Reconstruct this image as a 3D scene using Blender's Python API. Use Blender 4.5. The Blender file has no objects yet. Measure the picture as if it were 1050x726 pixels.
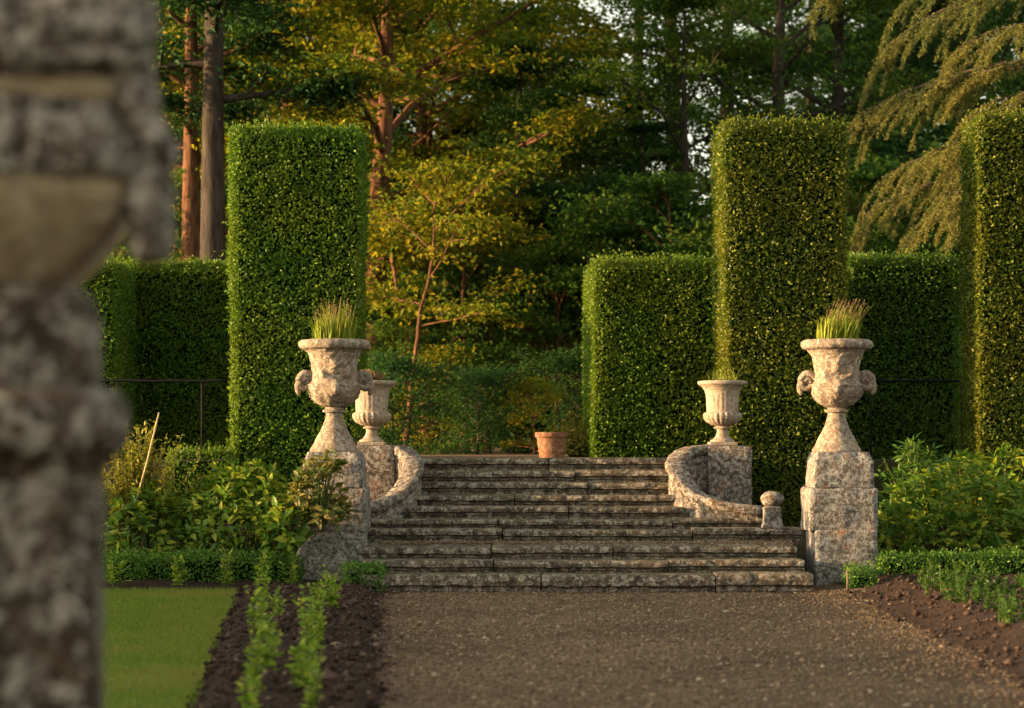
import bpy, math, random
import numpy as np
from mathutils import Vector, Matrix, Euler

S = bpy.context.scene
COL = S.collection
rng = np.random.default_rng(7)
random.seed(7)
R = math.radians
F = 2165.0          # focal length in pixels of the 1050 px wide photograph
EYE = 1.6
HY = 455.0          # row of the horizon


def P(px, py, Y):
    return ((px - 525.0) / F * Y, Y, EYE - (py - HY) / F * Y)


def PX(px, Y):
    return (px - 525.0) / F * Y


def PZ(py, Y):
    return EYE - (py - HY) / F * Y


# ------------------------------------------------------------------ noise
def _hash(ix, iy, iz):
    n = (ix.astype(np.int64) * 374761393 + iy.astype(np.int64) * 668265263 + iz.astype(np.int64) * 2147483647) & 0x7fffffff
    n = ((n ^ (n >> 13)) * 1274126177) & 0x7fffffff
    n = (n ^ (n >> 16)) & 0xffff
    return n / 32767.5 - 1.0


def vnoise(p):
    p = np.asarray(p, float)
    i = np.floor(p).astype(np.int64)
    f = p - i
    f = f * f * (3 - 2 * f)
    out = np.zeros(len(p))
    for dx in (0, 1):
        for dy in (0, 1):
            for dz in (0, 1):
                w = (f[:, 0] if dx else 1 - f[:, 0]) * (f[:, 1] if dy else 1 - f[:, 1]) * (f[:, 2] if dz else 1 - f[:, 2])
                out += w * _hash(i[:, 0] + dx, i[:, 1] + dy, i[:, 2] + dz)
    return out


def fbm(p, octaves=4, gain=0.5):
    p = np.asarray(p, float)
    a, s, o = 1.0, 0.0, np.zeros(len(p))
    for k in range(octaves):
        o += a * vnoise(p * (2 ** k) + 17.3 * k)
        s += a
        a *= gain
    return o / s


def nrm(v):
    return v / np.maximum(np.linalg.norm(v, axis=1, keepdims=True), 1e-9)


# ------------------------------------------------------------------ mesh builder
class MB:
    def __init__(self):
        self.v, self.f, self.n = [], [], 0

    def add(self, V, faces, mat=0, smooth=False):
        """faces: list of int arrays (m,k) or list of tuples"""
        V = np.asarray(V, float).reshape(-1, 3)
        if isinstance(faces, np.ndarray):
            faces = [faces]
        for fa in faces:
            fa = np.asarray(fa, int)
            if fa.ndim == 1:
                fa = fa[None, :]
            if len(fa):
                self.f.append((fa + self.n, mat, smooth))
        self.v.append(V)
        self.n += len(V)
        return self

    def allv(self):
        return np.concatenate(self.v)

    def mesh(self, name, mats):
        V = np.concatenate(self.v) if self.v else np.zeros((0, 3))
        me = bpy.data.meshes.new(name)
        me.vertices.add(len(V))
        me.vertices.foreach_set('co', V.astype(np.float32).ravel())
        nl = sum(f.size for f, _, _ in self.f)
        npoly = sum(len(f) for f, _, _ in self.f)
        me.loops.add(nl)
        me.polygons.add(npoly)
        me.loops.foreach_set('vertex_index', np.concatenate([f.ravel() for f, _, _ in self.f]).astype(np.int32))
        tot = np.concatenate([np.full(len(f), f.shape[1]) for f, _, _ in self.f])
        st = np.concatenate([[0], np.cumsum(tot)[:-1]])
        me.polygons.foreach_set('loop_start', st.astype(np.int32))
        me.polygons.foreach_set('material_index', np.concatenate([np.full(len(f), m) for f, m, _ in self.f]).astype(np.int32))
        me.polygons.foreach_set('use_smooth', np.concatenate([np.full(len(f), s) for f, _, s in self.f]).astype(bool))
        for m in (mats if isinstance(mats, (list, tuple)) else [mats]):
            me.materials.append(m)
        me.update(calc_edges=True)
        me.validate()
        return me

    def build(self, name, mats, parent=None, loc=None):
        o = bpy.data.objects.new(name, self.mesh(name, mats))
        COL.objects.link(o)
        if parent is not None:
            o.parent = parent
        if loc is not None:
            o.location = loc
        return o


def tag(o, label=None, cat=None, group=None, kind=None):
    if label:
        o['label'] = label
    if cat:
        o['category'] = cat
    if group:
        o['group'] = group
    if kind:
        o['kind'] = kind
    return o


def thing(name, label, cat, loc=(0, 0, 0), group=None, rotz=0.0):
    o = bpy.data.objects.new(name, None)
    o.empty_display_size = 0.2
    COL.objects.link(o)
    o.location = loc
    o.rotation_euler = (0, 0, rotz)
    return tag(o, label, cat, group)


def dup(root, loc, rotz=0.0, scale=1.0, label=None, group=None):
    r = root.copy()
    COL.objects.link(r)
    r.location = loc
    r.rotation_euler = (0, 0, rotz)
    r.scale = (scale, scale, scale) if np.isscalar(scale) else scale
    if label:
        r['label'] = label
    if group:
        r['group'] = group
    for ch in list(root.children):
        c = ch.copy()
        COL.objects.link(c)
        c.parent = r
        for g in list(ch.children):
            d = g.copy()
            COL.objects.link(d)
            d.parent = c
    return r


# ------------------------------------------------------------------ shapes
def grid_faces(nu, nv, closed_v=False):
    i = np.arange(nu - 1)[:, None]
    j = np.arange(nv if closed_v else nv - 1)[None, :]
    a = i * nv + j
    b = i * nv + (j + 1) % nv
    c = (i + 1) * nv + (j + 1) % nv
    d = (i + 1) * nv + j
    return np.stack([a, b, c, d], -1).reshape(-1, 4)


def tube(mb, pts, rad, seg=6, mat=0, cap=True):
    pts = np.asarray(pts, float)
    n = len(pts)
    rad = np.broadcast_to(np.asarray(rad, float), (n,))
    T = nrm(np.gradient(pts, axis=0))
    ref = np.tile(np.array([[0.0, 0.0, 1.0]]), (n, 1))
    if abs(T[:, 2]).mean() > 0.75:
        ref = np.tile(np.array([[1.0, 0.0, 0.0]]), (n, 1))
    U = nrm(np.cross(T, ref))
    W = np.cross(T, U)
    a = np.linspace(0, 2 * np.pi, seg, endpoint=False)
    V = pts[:, None, :] + rad[:, None, None] * (np.cos(a)[None, :, None] * U[:, None, :] + np.sin(a)[None, :, None] * W[:, None, :])
    fs = [grid_faces(n, seg, True)]
    if cap:
        fs.append(np.arange(seg)[::-1][None, :])
        fs.append((np.arange(seg) + (n - 1) * seg)[None, :])
    mb.add(V.reshape(-1, 3), fs, mat, True)


def lathe(mb, prof, seg=56, mat=0, mod=None, noise=0.0, nscale=9.0, seed=0.0, cap=True, sub=0.012):
    """prof: list of (r, z). mod(theta, r, z) -> factor for r"""
    prof = np.asarray(prof, float)
    d = np.concatenate([[0], np.cumsum(np.linalg.norm(np.diff(prof, axis=0), axis=1))])
    m = max(len(prof), int(d[-1] / sub))
    t = np.unique(np.concatenate([np.linspace(0, d[-1], m), d]))
    r = np.interp(t, d, prof[:, 0])
    z = np.interp(t, d, prof[:, 1])
    n = len(t)
    th = np.linspace(0, 2 * np.pi, seg, endpoint=False)
    TH, RR = np.meshgrid(th, r)
    ZZ = np.repeat(z[:, None], seg, 1)
    if mod is not None:
        RR = RR * mod(TH, RR, ZZ)
    V = np.stack([RR * np.cos(TH), RR * np.sin(TH), ZZ], -1).reshape(-1, 3)
    if noise:
        q = V * nscale + seed
        ds = fbm(q, 4, 0.6) * noise
        rad = nrm(np.stack([V[:, 0], V[:, 1], np.zeros(len(V))], -1))
        V = V + rad * ds[:, None]
        V[:, 2] += fbm(q + 40, 3) * noise * 0.4
    fs = [grid_faces(n, seg, True)]
    if cap:
        fs.append(np.arange(seg)[::-1][None, :])
        fs.append((np.arange(seg) + (n - 1) * seg)[None, :])
    mb.add(V, fs, mat, True)


def rough_box(mb, x0, x1, y0, y1, z0, z1, step=0.05, bev=0.015, noise=0.008, nscale=6.0, seed=0.0, mat=0, edge=0.0):
    """Bevelled block whose six faces are grids pushed about by noise; edge: extra wear of the arrises."""
    c = np.array([(x0 + x1) / 2, (y0 + y1) / 2, (z0 + z1) / 2])
    h = np.array([(x1 - x0) / 2, (y1 - y0) / 2, (z1 - z0) / 2])
    nn = [max(4, int(round(2 * h[k] / step)) + 1) for k in range(3)]
    for ax in range(3):
        u, v = (ax + 1) % 3, (ax + 2) % 3
        for sg in (-1, 1):
            A, B = np.meshgrid(np.linspace(-1, 1, nn[u]), np.linspace(-1, 1, nn[v]), indexing='ij')
            V = np.zeros((A.size, 3))
            V[:, u] = A.ravel() * h[u]
            V[:, v] = B.ravel() * h[v]
            V[:, ax] = sg * h[ax]
            inner = np.clip(V, -(h - bev), h - bev)
            dlt = V - inner
            wear = np.zeros(len(V))
            if edge:
                wear = edge * (0.5 + 0.5 * vnoise((V + c) * 7 + seed + 5))
            V = inner + nrm(dlt) * (bev - wear * (np.count_nonzero(np.abs(dlt) > 1e-6, axis=1) > 1))[:, None]
            N = nrm(dlt)
            V = V + N * (fbm((V + c) * nscale + seed, 4, 0.55) * noise)[:, None]
            f = grid_faces(nn[u], nn[v])
            if sg < 0:
                f = f[:, ::-1]
            mb.add(V + c, f, mat, True)


def square_lathe(mb, prof, corner=0.02, noise=0.01, nscale=7.0, seed=0.0, nper=14, mat=0, sub=0.03, depth=1.0):
    """Rounded-square sections: prof of (half_width, z)."""
    prof = np.asarray(prof, float)
    d = np.concatenate([[0], np.cumsum(np.linalg.norm(np.diff(prof, axis=0), axis=1))])
    t = np.unique(np.concatenate([np.linspace(0, d[-1], max(3, int(d[-1] / sub))), d]))
    hw = np.interp(t, d, prof[:, 0])
    z = np.interp(t, d, prof[:, 1])
    side = np.linspace(-1, 1, nper)
    ring = np.concatenate([np.stack([side, -np.ones(nper)], -1), np.stack([np.ones(nper), side], -1)[1:],
                           np.stack([-side, np.ones(nper)], -1)[1:], np.stack([-np.ones(nper), -side], -1)[1:-1]])
    V = []
    for h, zz in zip(hw, z):
        q = ring * h
        inn = np.clip(q, -(h - corner), h - corner)
        q = inn + nrm(q - inn) * corner
        q[:, 1] *= depth
        V.append(np.concatenate([q, np.full((len(q), 1), zz)], 1))
    V = np.concatenate(V)
    rad = nrm(np.stack([V[:, 0], V[:, 1], np.zeros(len(V))], -1))
    V = V + rad * (fbm(V * nscale + seed, 4, 0.6) * noise)[:, None]
    n, m = len(t), len(ring)
    mb.add(V, [grid_faces(n, m, True), np.arange(m)[::-1][None, :], (np.arange(m) + (n - 1) * m)[None, :]], mat, True)


def extrude_x(mb, prof, x0, x1, step=0.06, wob=0.004, chip=0.01, seed=0.0, mat=0, yoff=None):
    """Stone block: closed profile of (y,z) drawn along X with worn, wandering edges. yoff: (xs)->shift of ends"""
    prof = np.asarray(prof, float)
    n = max(4, int((x1 - x0) / step))
    xs = np.linspace(x0, x1, n)
    m = len(prof)
    V = np.zeros((n, m, 3))
    V[:, :, 0] = xs[:, None]
    V[:, :, 1] = prof[None, :, 0]
    V[:, :, 2] = prof[None, :, 1]
    c = prof.mean(0)
    for e in (0, n - 1):
        V[e, :, 1:] = c + (V[e, :, 1:] - c) * 0.965
    q = V.reshape(-1, 3).copy()
    nz = fbm(q * np.array([5.0, 9.0, 9.0]) + seed, 3, 0.6)
    nz2 = fbm(q * np.array([5.0, 9.0, 9.0]) + seed + 31, 3, 0.6)
    ch = np.clip(fbm(q * 11 + seed + 77, 2) - 0.28, 0, 1) * chip * 4
    V = V.reshape(-1, 3)
    V[:, 1] += nz * wob + ch
    V[:, 2] += nz2 * wob - ch * 0.5
    mb.add(V, [grid_faces(n, m, True), np.arange(m)[::-1][None, :], (np.arange(m) + (n - 1) * m)[None, :]], mat, False)


# ------------------------------------------------------------------ leaves
def diamonds(mb, C, A, N, L, W, mat=0, fold=0.18):
    n = len(C)
    A = nrm(A)
    Sd = nrm(np.cross(N, A))
    Nn = np.cross(A, Sd)
    L = np.broadcast_to(L, (n,))[:, None]
    W = np.broadcast_to(W, (n,))[:, None]
    V = np.stack([C, C + A * L * .45 + Sd * W * .5 + Nn * W * fold, C + A * L - Nn * L * 0.10, C + A * L * .45 - Sd * W * .5 + Nn * W * fold], 1)
    b = np.arange(n)[:, None] * 4
    mb.add(V.reshape(-1, 3), [np.concatenate([b + [[0, 2, 1]], b + [[0, 3, 2]]])], mat, False)


def broad_leaves(mb, C, A, N, L, W, mat=0, fold=0.16, droop=0.2):
    """pointed oval leaf, folded on its midrib and curved to its tip (8 vertices)"""
    n = len(C)
    A = nrm(A)
    Sd = nrm(np.cross(N, A))
    Nn = np.cross(A, Sd)
    L = np.broadcast_to(L, (n,))[:, None]
    W = np.broadcast_to(W, (n,))[:, None]

    def pt(t, s):
        return C + A * L * t + Sd * W * s + Nn * (W * abs(s) * fold * 2 - L * droop * t * t)
    V = np.stack([pt(0, 0), pt(.3, .5), pt(.68, .38), pt(1, 0), pt(.68, -.38), pt(.3, -.5), pt(.35, 0), pt(.7, 0)], 1)
    b = np.arange(n)[:, None] * 8
    q = np.concatenate([b + [[6, 7, 2, 1]], b + [[6, 5, 4, 7]]])
    t = np.concatenate([b + [[0, 6, 1]], b + [[0, 5, 6]], b + [[7, 3, 2]], b + [[7, 4, 3]]])
    mb.add(V.reshape(-1, 3), [q, t], mat, False)


def rand_dirs(n):
    return nrm(rng.normal(size=(n, 3)))


# ------------------------------------------------------------------ materials
def newmat(name):
    m = bpy.data.materials.new(name)
    m.use_nodes = True
    nt = m.node_tree
    b = nt.nodes['Principled BSDF']
    return m, nt, b


def ramp(nt, src, stops, interp='LINEAR'):
    n = nt.nodes.new('ShaderNodeValToRGB')
    n.color_ramp.interpolation = interp
    e = n.color_ramp.elements
    while len(e) < len(stops):
        e.new(0.5)
    for k, (p, c) in enumerate(stops):
        e[k].position = p
        e[k].color = (c[0], c[1], c[2], 1) if not np.isscalar(c) else (c, c, c, 1)
    nt.links.new(src, n.inputs[0])
    return n.outputs[0]


def noise(nt, vec, scale, detail=5, rough=0.6, dist=0.0):
    n = nt.nodes.new('ShaderNodeTexNoise')
    n.inputs['Scale'].default_value = scale
    n.inputs['Detail'].default_value = detail
    n.inputs['Roughness'].default_value = rough
    n.inputs['Distortion'].default_value = dist
    nt.links.new(vec, n.inputs['Vector'])
    return n.outputs[0]


def mixc(nt, fac, a, b, mode='MIX'):
    n = nt.nodes.new('ShaderNodeMix')
    n.data_type = 'RGBA'
    n.blend_type = mode
    for sock, val in ((n.inputs[0], fac), (n.inputs[6], a), (n.inputs[7], b)):
        if isinstance(val, bpy.types.NodeSocket):
            nt.links.new(val, sock)
        elif np.isscalar(val):
            sock.default_value = val
        else:
            sock.default_value = (val[0], val[1], val[2], 1)
    return n.outputs[2]


def leafmat(name, dark, mid, light, trans=0.35, rough=0.45, spec=0.35, patch=1.2, tint=None, back=1.25):
    """per-leaf colours plus broad patches of species colour; some tones carry painted sun"""
    m, nt, b = newmat(name)
    g = nt.nodes.new('ShaderNodeNewGeometry')
    c = ramp(nt, g.outputs['Random Per Island'], [(0.0, dark), (0.5, mid), (1.0, light)])
    if tint is not None:
        tc = nt.nodes.new('ShaderNodeTexCoord')
        nz = noise(nt, tc.outputs['Object'], patch, 3, 0.55)
        f = ramp(nt, nz, [(0.40, 0.0), (0.62, 1.0)])
        c = mixc(nt, f, c, mixc(nt, 0.65, c, tint))
    nt.links.new(c, b.inputs['Base Color'])
    b.inputs['Roughness'].default_value = rough
    b.inputs['Specular IOR Level'].default_value = spec
    tr = nt.nodes.new('ShaderNodeBsdfTranslucent')
    bc = mixc(nt, 1.0, c, (back, back, back * 0.55), 'MULTIPLY')
    nt.links.new(bc, tr.inputs['Color'])
    mx = nt.nodes.new('ShaderNodeMixShader')
    mx.inputs[0].default_value = trans
    nt.links.new(b.outputs[0], mx.inputs[1])
    nt.links.new(tr.outputs[0], mx.inputs[2])
    nt.links.new(mx.outputs[0], nt.nodes['Material Output'].inputs[0])
    return m


def stone(name, base, dark, lichen=(0.55, 0.53, 0.47), orange=(0.42, 0.17, 0.05), w_amt=0.5, o_amt=0.3, d_amt=0.5, scale=1.0,
          bump=0.5, moss=None, coords='Object', pit=0.5):
    m, nt, b = newmat(name)
    if coords == 'World':
        v = nt.nodes.new('ShaderNodeNewGeometry').outputs['Position']
    else:
        v = nt.nodes.new('ShaderNodeTexCoord').outputs['Object']
    n1 = noise(nt, v, 4 * scale, 8, 0.65)
    c = ramp(nt, n1, [(0.30, [x * 0.75 for x in base]), (0.5, base), (0.72, [x * 1.22 for x in base])])
    nd = noise(nt, v, 7 * scale, 9, 0.72, 0.4)
    c = mixc(nt, ramp(nt, nd, [(0.58 - d_amt * 0.3, 0.0), (0.74 - d_amt * 0.22, 0.92)]), c, dark)
    no = noise(nt, v, 3.1 * scale, 7, 0.68, 0.3)
    c = mixc(nt, ramp(nt, no, [(0.69 - o_amt * 0.35, 0.0), (0.85 - o_amt * 0.32, 0.85)]), c, orange)
    nw = noise(nt, v, 9.3 * scale, 8, 0.7, 0.2)
    nb = noise(nt, v, 31 * scale, 6, 0.7)
    wsum = nt.nodes.new('ShaderNodeMath')
    wsum.operation = 'MULTIPLY_ADD'
    nt.links.new(nb, wsum.inputs[0])
    wsum.inputs[1].default_value = 0.85
    nt.links.new(nw, wsum.inputs[2])
    nv = noise(nt, v, 2.3 * scale, 4, 0.6)
    lich = mixc(nt, ramp(nt, nv, [(0.35, 0.0), (0.65, 1.0)]), [x * 0.72 for x in lichen], [x * 1.08 for x in lichen])
    c = mixc(nt, ramp(nt, wsum.outputs[0], [(1.085 - w_amt * 0.38, 0.0), (1.20 - w_amt * 0.38, 0.9)]), c, lich)
    nf = noise(nt, v, 70 * scale, 4, 0.7)
    c = mixc(nt, ramp(nt, nf, [(0.55, 0.0), (0.72, 0.55 * pit)]), c, [x * 0.35 for x in base])
    if moss is not None:
        g = nt.nodes.new('ShaderNodeNewGeometry')
        sx = nt.nodes.new('ShaderNodeSeparateXYZ')
        nt.links.new(g.outputs['True Normal'], sx.inputs[0])
        nm = noise(nt, v, 5, 6, 0.7)
        mm = nt.nodes.new('ShaderNodeMath')
        mm.operation = 'MULTIPLY'
        nt.links.new(ramp(nt, sx.outputs[2], [(0.6, 0.0), (0.95, 1.0)]), mm.inputs[0])
        nt.links.new(ramp(nt, nm, [(0.45, 0.0), (0.60, 0.8)]), mm.inputs[1])
        c = mixc(nt, mm.outputs[0], c, moss)
    nt.links.new(c, b.inputs['Base Color'])
    b.inputs['Roughness'].default_value = 0.92
    b.inputs['Specular IOR Level'].default_value = 0.2
    hs = nt.nodes.new('ShaderNodeMath')
    hs.operation = 'MULTIPLY_ADD'
    nt.links.new(nb, hs.inputs[0])
    hs.inputs[1].default_value = 0.6
    nt.links.new(nd, hs.inputs[2])
    bp = nt.nodes.new('ShaderNodeBump')
    bp.inputs['Strength'].default_value = bump
    bp.inputs['Distance'].default_value = 0.03
    nt.links.new(hs.outputs[0], bp.inputs['Height'])
    nt.links.new(bp.outputs[0], b.inputs['Normal'])
    return m


def simple(name, stops, scale, rough=0.9, bump=0.3, detail=6, dist=0.02, coords='Object', spec=0.2, wear=None):
    m, nt, b = newmat(name)
    v = (nt.nodes.new('ShaderNodeNewGeometry').outputs['Position'] if coords == 'World' else nt.nodes.new('ShaderNodeTexCoord').outputs['Object'])
    n1 = noise(nt, v, scale, detail, 0.65)
    c = ramp(nt, n1, stops)
    if wear:
        c = mixc(nt, 1.0, c, ramp(nt, noise(nt, v, wear[0], 6, 0.65, 0.6), [(0.36, wear[1]), (0.64, wear[2])]), 'MULTIPLY')
    nt.links.new(c, b.inputs['Base Color'])
    b.inputs['Roughness'].default_value = rough
    b.inputs['Specular IOR Level'].default_value = spec
    n2 = noise(nt, v, scale * 4, 5, 0.7)
    bp = nt.nodes.new('ShaderNodeBump')
    bp.inputs['Strength'].default_value = bump
    bp.inputs['Distance'].default_value = dist
    nt.links.new(n2, bp.inputs['Height'])
    nt.links.new(bp.outputs[0], b.inputs['Normal'])
    return m


def barkmat(name, a, c):
    m, nt, b = newmat(name)
    tc = nt.nodes.new('ShaderNodeTexCoord')
    mp = nt.nodes.new('ShaderNodeMapping')
    mp.inputs['Scale'].default_value = (1, 1, 0.22)
    nt.links.new(tc.outputs['Object'], mp.inputs[0])
    n1 = noise(nt, mp.outputs[0], 9, 7, 0.7, 0.3)
    nt.links.new(ramp(nt, n1, [(0.35, a), (0.62, c)]), b.inputs['Base Color'])
    b.inputs['Roughness'].default_value = 0.95
    b.inputs['Specular IOR Level'].default_value = 0.1
    bp = nt.nodes.new('ShaderNodeBump')
    bp.inputs['Strength'].default_value = 0.8
    bp.inputs['Distance'].default_value = 0.08
    nt.links.new(n1, bp.inputs['Height'])
    nt.links.new(bp.outputs[0], b.inputs['Normal'])
    return m


def islandmat(name, stops, rough=0.9, spec=0.2):
    m, nt, b = newmat(name)
    g = nt.nodes.new('ShaderNodeNewGeometry')
    nt.links.new(ramp(nt, g.outputs['Random Per Island'], stops), b.inputs['Base Color'])
    b.inputs['Roughness'].default_value = rough
    b.inputs['Specular IOR Level'].default_value = spec
    return m


M = {}
M['hedge'] = leafmat('hedge_leaf', (0.026, 0.072, 0.009), (0.070, 0.155, 0.013), (0.175, 0.265, 0.028), 0.35, 0.45, 0.2, 0.8, (0.130, 0.170, 0.015))  # brightest stop paints glints of sun on some leaves
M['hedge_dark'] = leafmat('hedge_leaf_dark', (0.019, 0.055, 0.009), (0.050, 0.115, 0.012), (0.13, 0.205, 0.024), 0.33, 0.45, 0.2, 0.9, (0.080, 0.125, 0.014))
M['hedge_gold'] = leafmat('hedge_leaf_gold', (0.022, 0.052, 0.006), (0.064, 0.108, 0.010), (0.19, 0.205, 0.024), 0.35, 0.45, 0.2, 0.8, (0.130, 0.132, 0.013))  # golden stops put glints of grazing sun into the leaf colour
M['shade_core'] = simple('hedge_shade_core', [(0.3, (0.004, 0.010, 0.003)), (0.7, (0.010, 0.020, 0.005))], 12, spec=0.0)  # near-black green paints the shade between the hedge leaves
M['box'] = leafmat('box_leaf', (0.028, 0.085, 0.012), (0.062, 0.150, 0.020), (0.16, 0.26, 0.040), 0.30, 0.5, 0.2)
M['peony'] = leafmat('peony_leaf', (0.040, 0.105, 0.013), (0.100, 0.185, 0.020), (0.27, 0.29, 0.032), 0.45, 0.45, 0.2)
M['yellowleaf'] = leafmat('yellow_leaf', (0.11, 0.13, 0.015), (0.20, 0.20, 0.024), (0.34, 0.29, 0.04), 0.42, 0.5, 0.2)
M['redleaf'] = leafmat('tree_peony_leaf', (0.040, 0.075, 0.016), (0.095, 0.115, 0.024), (0.20, 0.155, 0.045), 0.38, 0.5, 0.2)
M['seedling'] = leafmat('seedling_leaf', (0.10, 0.20, 0.025), (0.20, 0.30, 0.035), (0.40, 0.42, 0.08), 0.45, 0.5, 0.2)
M['lowgreen'] = leafmat('low_green_leaf', (0.025, 0.078, 0.012), (0.05, 0.12, 0.018), (0.11, 0.18, 0.03), 0.38, 0.5, 0.2)
M['oak'] = leafmat('oak_leaf', (0.050, 0.084, 0.009), (0.145, 0.148, 0.012), (0.36, 0.26, 0.020), 0.50, 0.55, 0.08, 0.35, (0.07, 0.13, 0.014))  # bright gold stop puts low sunlight into the leaf colour
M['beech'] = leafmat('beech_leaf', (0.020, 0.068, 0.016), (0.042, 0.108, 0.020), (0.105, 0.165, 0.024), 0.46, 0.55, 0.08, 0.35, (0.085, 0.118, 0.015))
M['darkleaf'] = leafmat('dark_woodland_leaf', (0.010, 0.041, 0.018), (0.021, 0.066, 0.025), (0.052, 0.110, 0.030), 0.42, 0.65, 0.06, 0.3, (0.046, 0.088, 0.018))  # teal in these greens paints the haze of depth
M['pine'] = leafmat('pine_needle', (0.010, 0.036, 0.010), (0.020, 0.058, 0.014), (0.04, 0.085, 0.018), 0.2, 0.6, 0.08)
M['cedar'] = leafmat('cedar_needle', (0.042, 0.078, 0.034), (0.095, 0.120, 0.038), (0.22, 0.205, 0.052), 0.30, 0.6, 0.10, 0.35, (0.19, 0.165, 0.038))  # gold and blue-green tones put lit and shaded sprays into the colour
M['goldbush'] = leafmat('golden_bush_leaf', (0.10, 0.11, 0.012), (0.17, 0.15, 0.018), (0.25, 0.19, 0.03), 0.4, 0.5, 0.3)
M['bark'] = barkmat('grey_bark', (0.020, 0.016, 0.013), (0.060, 0.048, 0.039))
M['redbark'] = barkmat('russet_bark', (0.045, 0.022, 0.012), (0.17, 0.083, 0.042))
M['darkbark'] = barkmat('dark_bark', (0.02, 0.017, 0.014), (0.07, 0.055, 0.042))
M['stem'] = simple('green_stem', [(0.3, (0.05, 0.07, 0.02)), (0.7, (0.09, 0.11, 0.03))], 20)
M['cane'] = simple('cane', [(0.3, (0.36, 0.25, 0.12)), (0.7, (0.5, 0.38, 0.2))], 20)
M['steps'] = stone('worn_step_stone', (0.135, 0.105, 0.076), (0.034, 0.027, 0.020), (0.33, 0.295, 0.24), (0.16, 0.12, 0.03), 0.40, 0.14, 0.66, 1.3, 0.8, (0.055, 0.052, 0.018), pit=0.9)
M['pedestal'] = stone('lichened_pedestal_stone', (0.130, 0.112, 0.097), (0.048, 0.040, 0.034), (0.33, 0.32, 0.30), (0.36, 0.15, 0.05), 0.56, 0.38, 0.72, 2.1, 0.8, pit=0.8)
M['volute'] = stone('curved_wall_stone', (0.145, 0.112, 0.088), (0.036, 0.026, 0.020), (0.38, 0.35, 0.31), (0.40, 0.19, 0.08), 0.50, 0.36, 0.74, 1.9, 0.9, pit=0.8)
M['urn'] = stone('urn_stone', (0.25, 0.185, 0.132), (0.085, 0.064, 0.048), (0.42, 0.37, 0.30), (0.42, 0.16, 0.055), 0.46, 0.34, 0.52, 2.4, 0.9, pit=0.7)
M['urn_small'] = stone('smooth_urn_stone', (0.29, 0.225, 0.165), (0.13, 0.10, 0.075), (0.42, 0.37, 0.31), (0.42, 0.19, 0.075), 0.25, 0.34, 0.34, 2.4, 0.4)
M['pier'] = stone('near_pier_stone', (0.105, 0.078, 0.055), (0.022, 0.015, 0.010), (0.33, 0.30, 0.255), (0.12, 0.072, 0.034), 0.40, 0.34, 0.84, 1.5, 0.8)
M['pier_tan'] = stone('near_pier_clean_stone', (0.27, 0.20, 0.125), (0.12, 0.082, 0.048), (0.34, 0.28, 0.20), (0.25, 0.16, 0.08), 0.28, 0.1, 0.36, 1.6, 0.5)
M['pier_pale'] = stone('near_pier_carved_stone', (0.19, 0.15, 0.112), (0.022, 0.015, 0.010), (0.47, 0.425, 0.36), (0.18, 0.11, 0.055), 0.54, 0.14, 0.84, 1.9, 0.9)
M['terracotta'] = stone('terracotta', (0.20, 0.083, 0.042), (0.08, 0.040, 0.025), (0.27, 0.18, 0.12), (0.25, 0.11, 0.05), 0.34, 0.2, 0.55, 2.5, 0.3)
M['iron'] = simple('painted_iron', [(0.3, (0.006, 0.007, 0.007)), (0.7, (0.012, 0.013, 0.013))], 15, 0.7, 0.1, spec=0.1)
M['gravel'] = simple('gravel', [(0.28, (0.062, 0.038, 0.022)), (0.5, (0.135, 0.087, 0.052)), (0.72, (0.22, 0.150, 0.092))], 34, 0.95, 0.8, 8, 0.03, 'World', wear=(0.5, 0.55, 1.35))
M['soil'] = simple('bare_soil', [(0.3, (0.018, 0.010, 0.007)), (0.55, (0.040, 0.023, 0.016)), (0.8, (0.075, 0.046, 0.032))], 14, 0.95, 0.9, 9, 0.05, 'World')
M['litter'] = simple('leaf_litter_ground', [(0.3, (0.018, 0.016, 0.008)), (0.6, (0.045, 0.038, 0.018))], 3, 0.95, 0.6, 8, 0.05, 'World')
M['turf'] = simple('lawn_turf', [(0.3, (0.070, 0.110, 0.016)), (0.55, (0.12, 0.155, 0.026)), (0.75, (0.18, 0.18, 0.04))], 1.6, 0.9, 0.3, 8, 0.02, 'World', wear=(0.8, 0.7, 1.25))
M['blade'] = leafmat('grass_blade', (0.075, 0.14, 0.016), (0.13, 0.20, 0.026), (0.22, 0.25, 0.05), 0.4, 0.5, 0.15, 0.7, (0.23, 0.22, 0.06))
M['pebble'] = islandmat('pebbles', [(0.0, (0.060, 0.038, 0.024)), (0.6, (0.135, 0.090, 0.055)), (0.95, (0.22, 0.16, 0.105)), (1.0, (0.32, 0.26, 0.19))])
M['clod'] = islandmat('soil_clods', [(0.0, (0.016, 0.009, 0.006)), (0.6, (0.038, 0.022, 0.015)), (0.97, (0.07, 0.045, 0.032)), (1.0, (0.16, 0.12, 0.09))])
M['straw'] = leafmat('grass_straw', (0.12, 0.19, 0.02), (0.21, 0.26, 0.03), (0.36, 0.35, 0.06), 0.4, 0.6, 0.15)
M['seedhead'] = leafmat('brown_seed_heads', (0.12, 0.07, 0.05), (0.20, 0.12, 0.08), (0.30, 0.22, 0.12), 0.3, 0.7, 0.1)
M['sedum'] = leafmat('sedum_leaf', (0.12, 0.13, 0.05), (0.20, 0.16, 0.08), (0.36, 0.18, 0.13), 0.3, 0.5, 0.3)
M['deadleaf'] = leafmat('fallen_leaf', (0.05, 0.03, 0.015), (0.11, 0.07, 0.03), (0.22, 0.15, 0.06), 0.2, 0.7, 0.15)
M['petal'] = leafmat('pink_petal', (0.45, 0.14, 0.10), (0.55, 0.2, 0.16), (0.65, 0.3, 0.26), 0.4, 0.6, 0.2)
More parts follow.
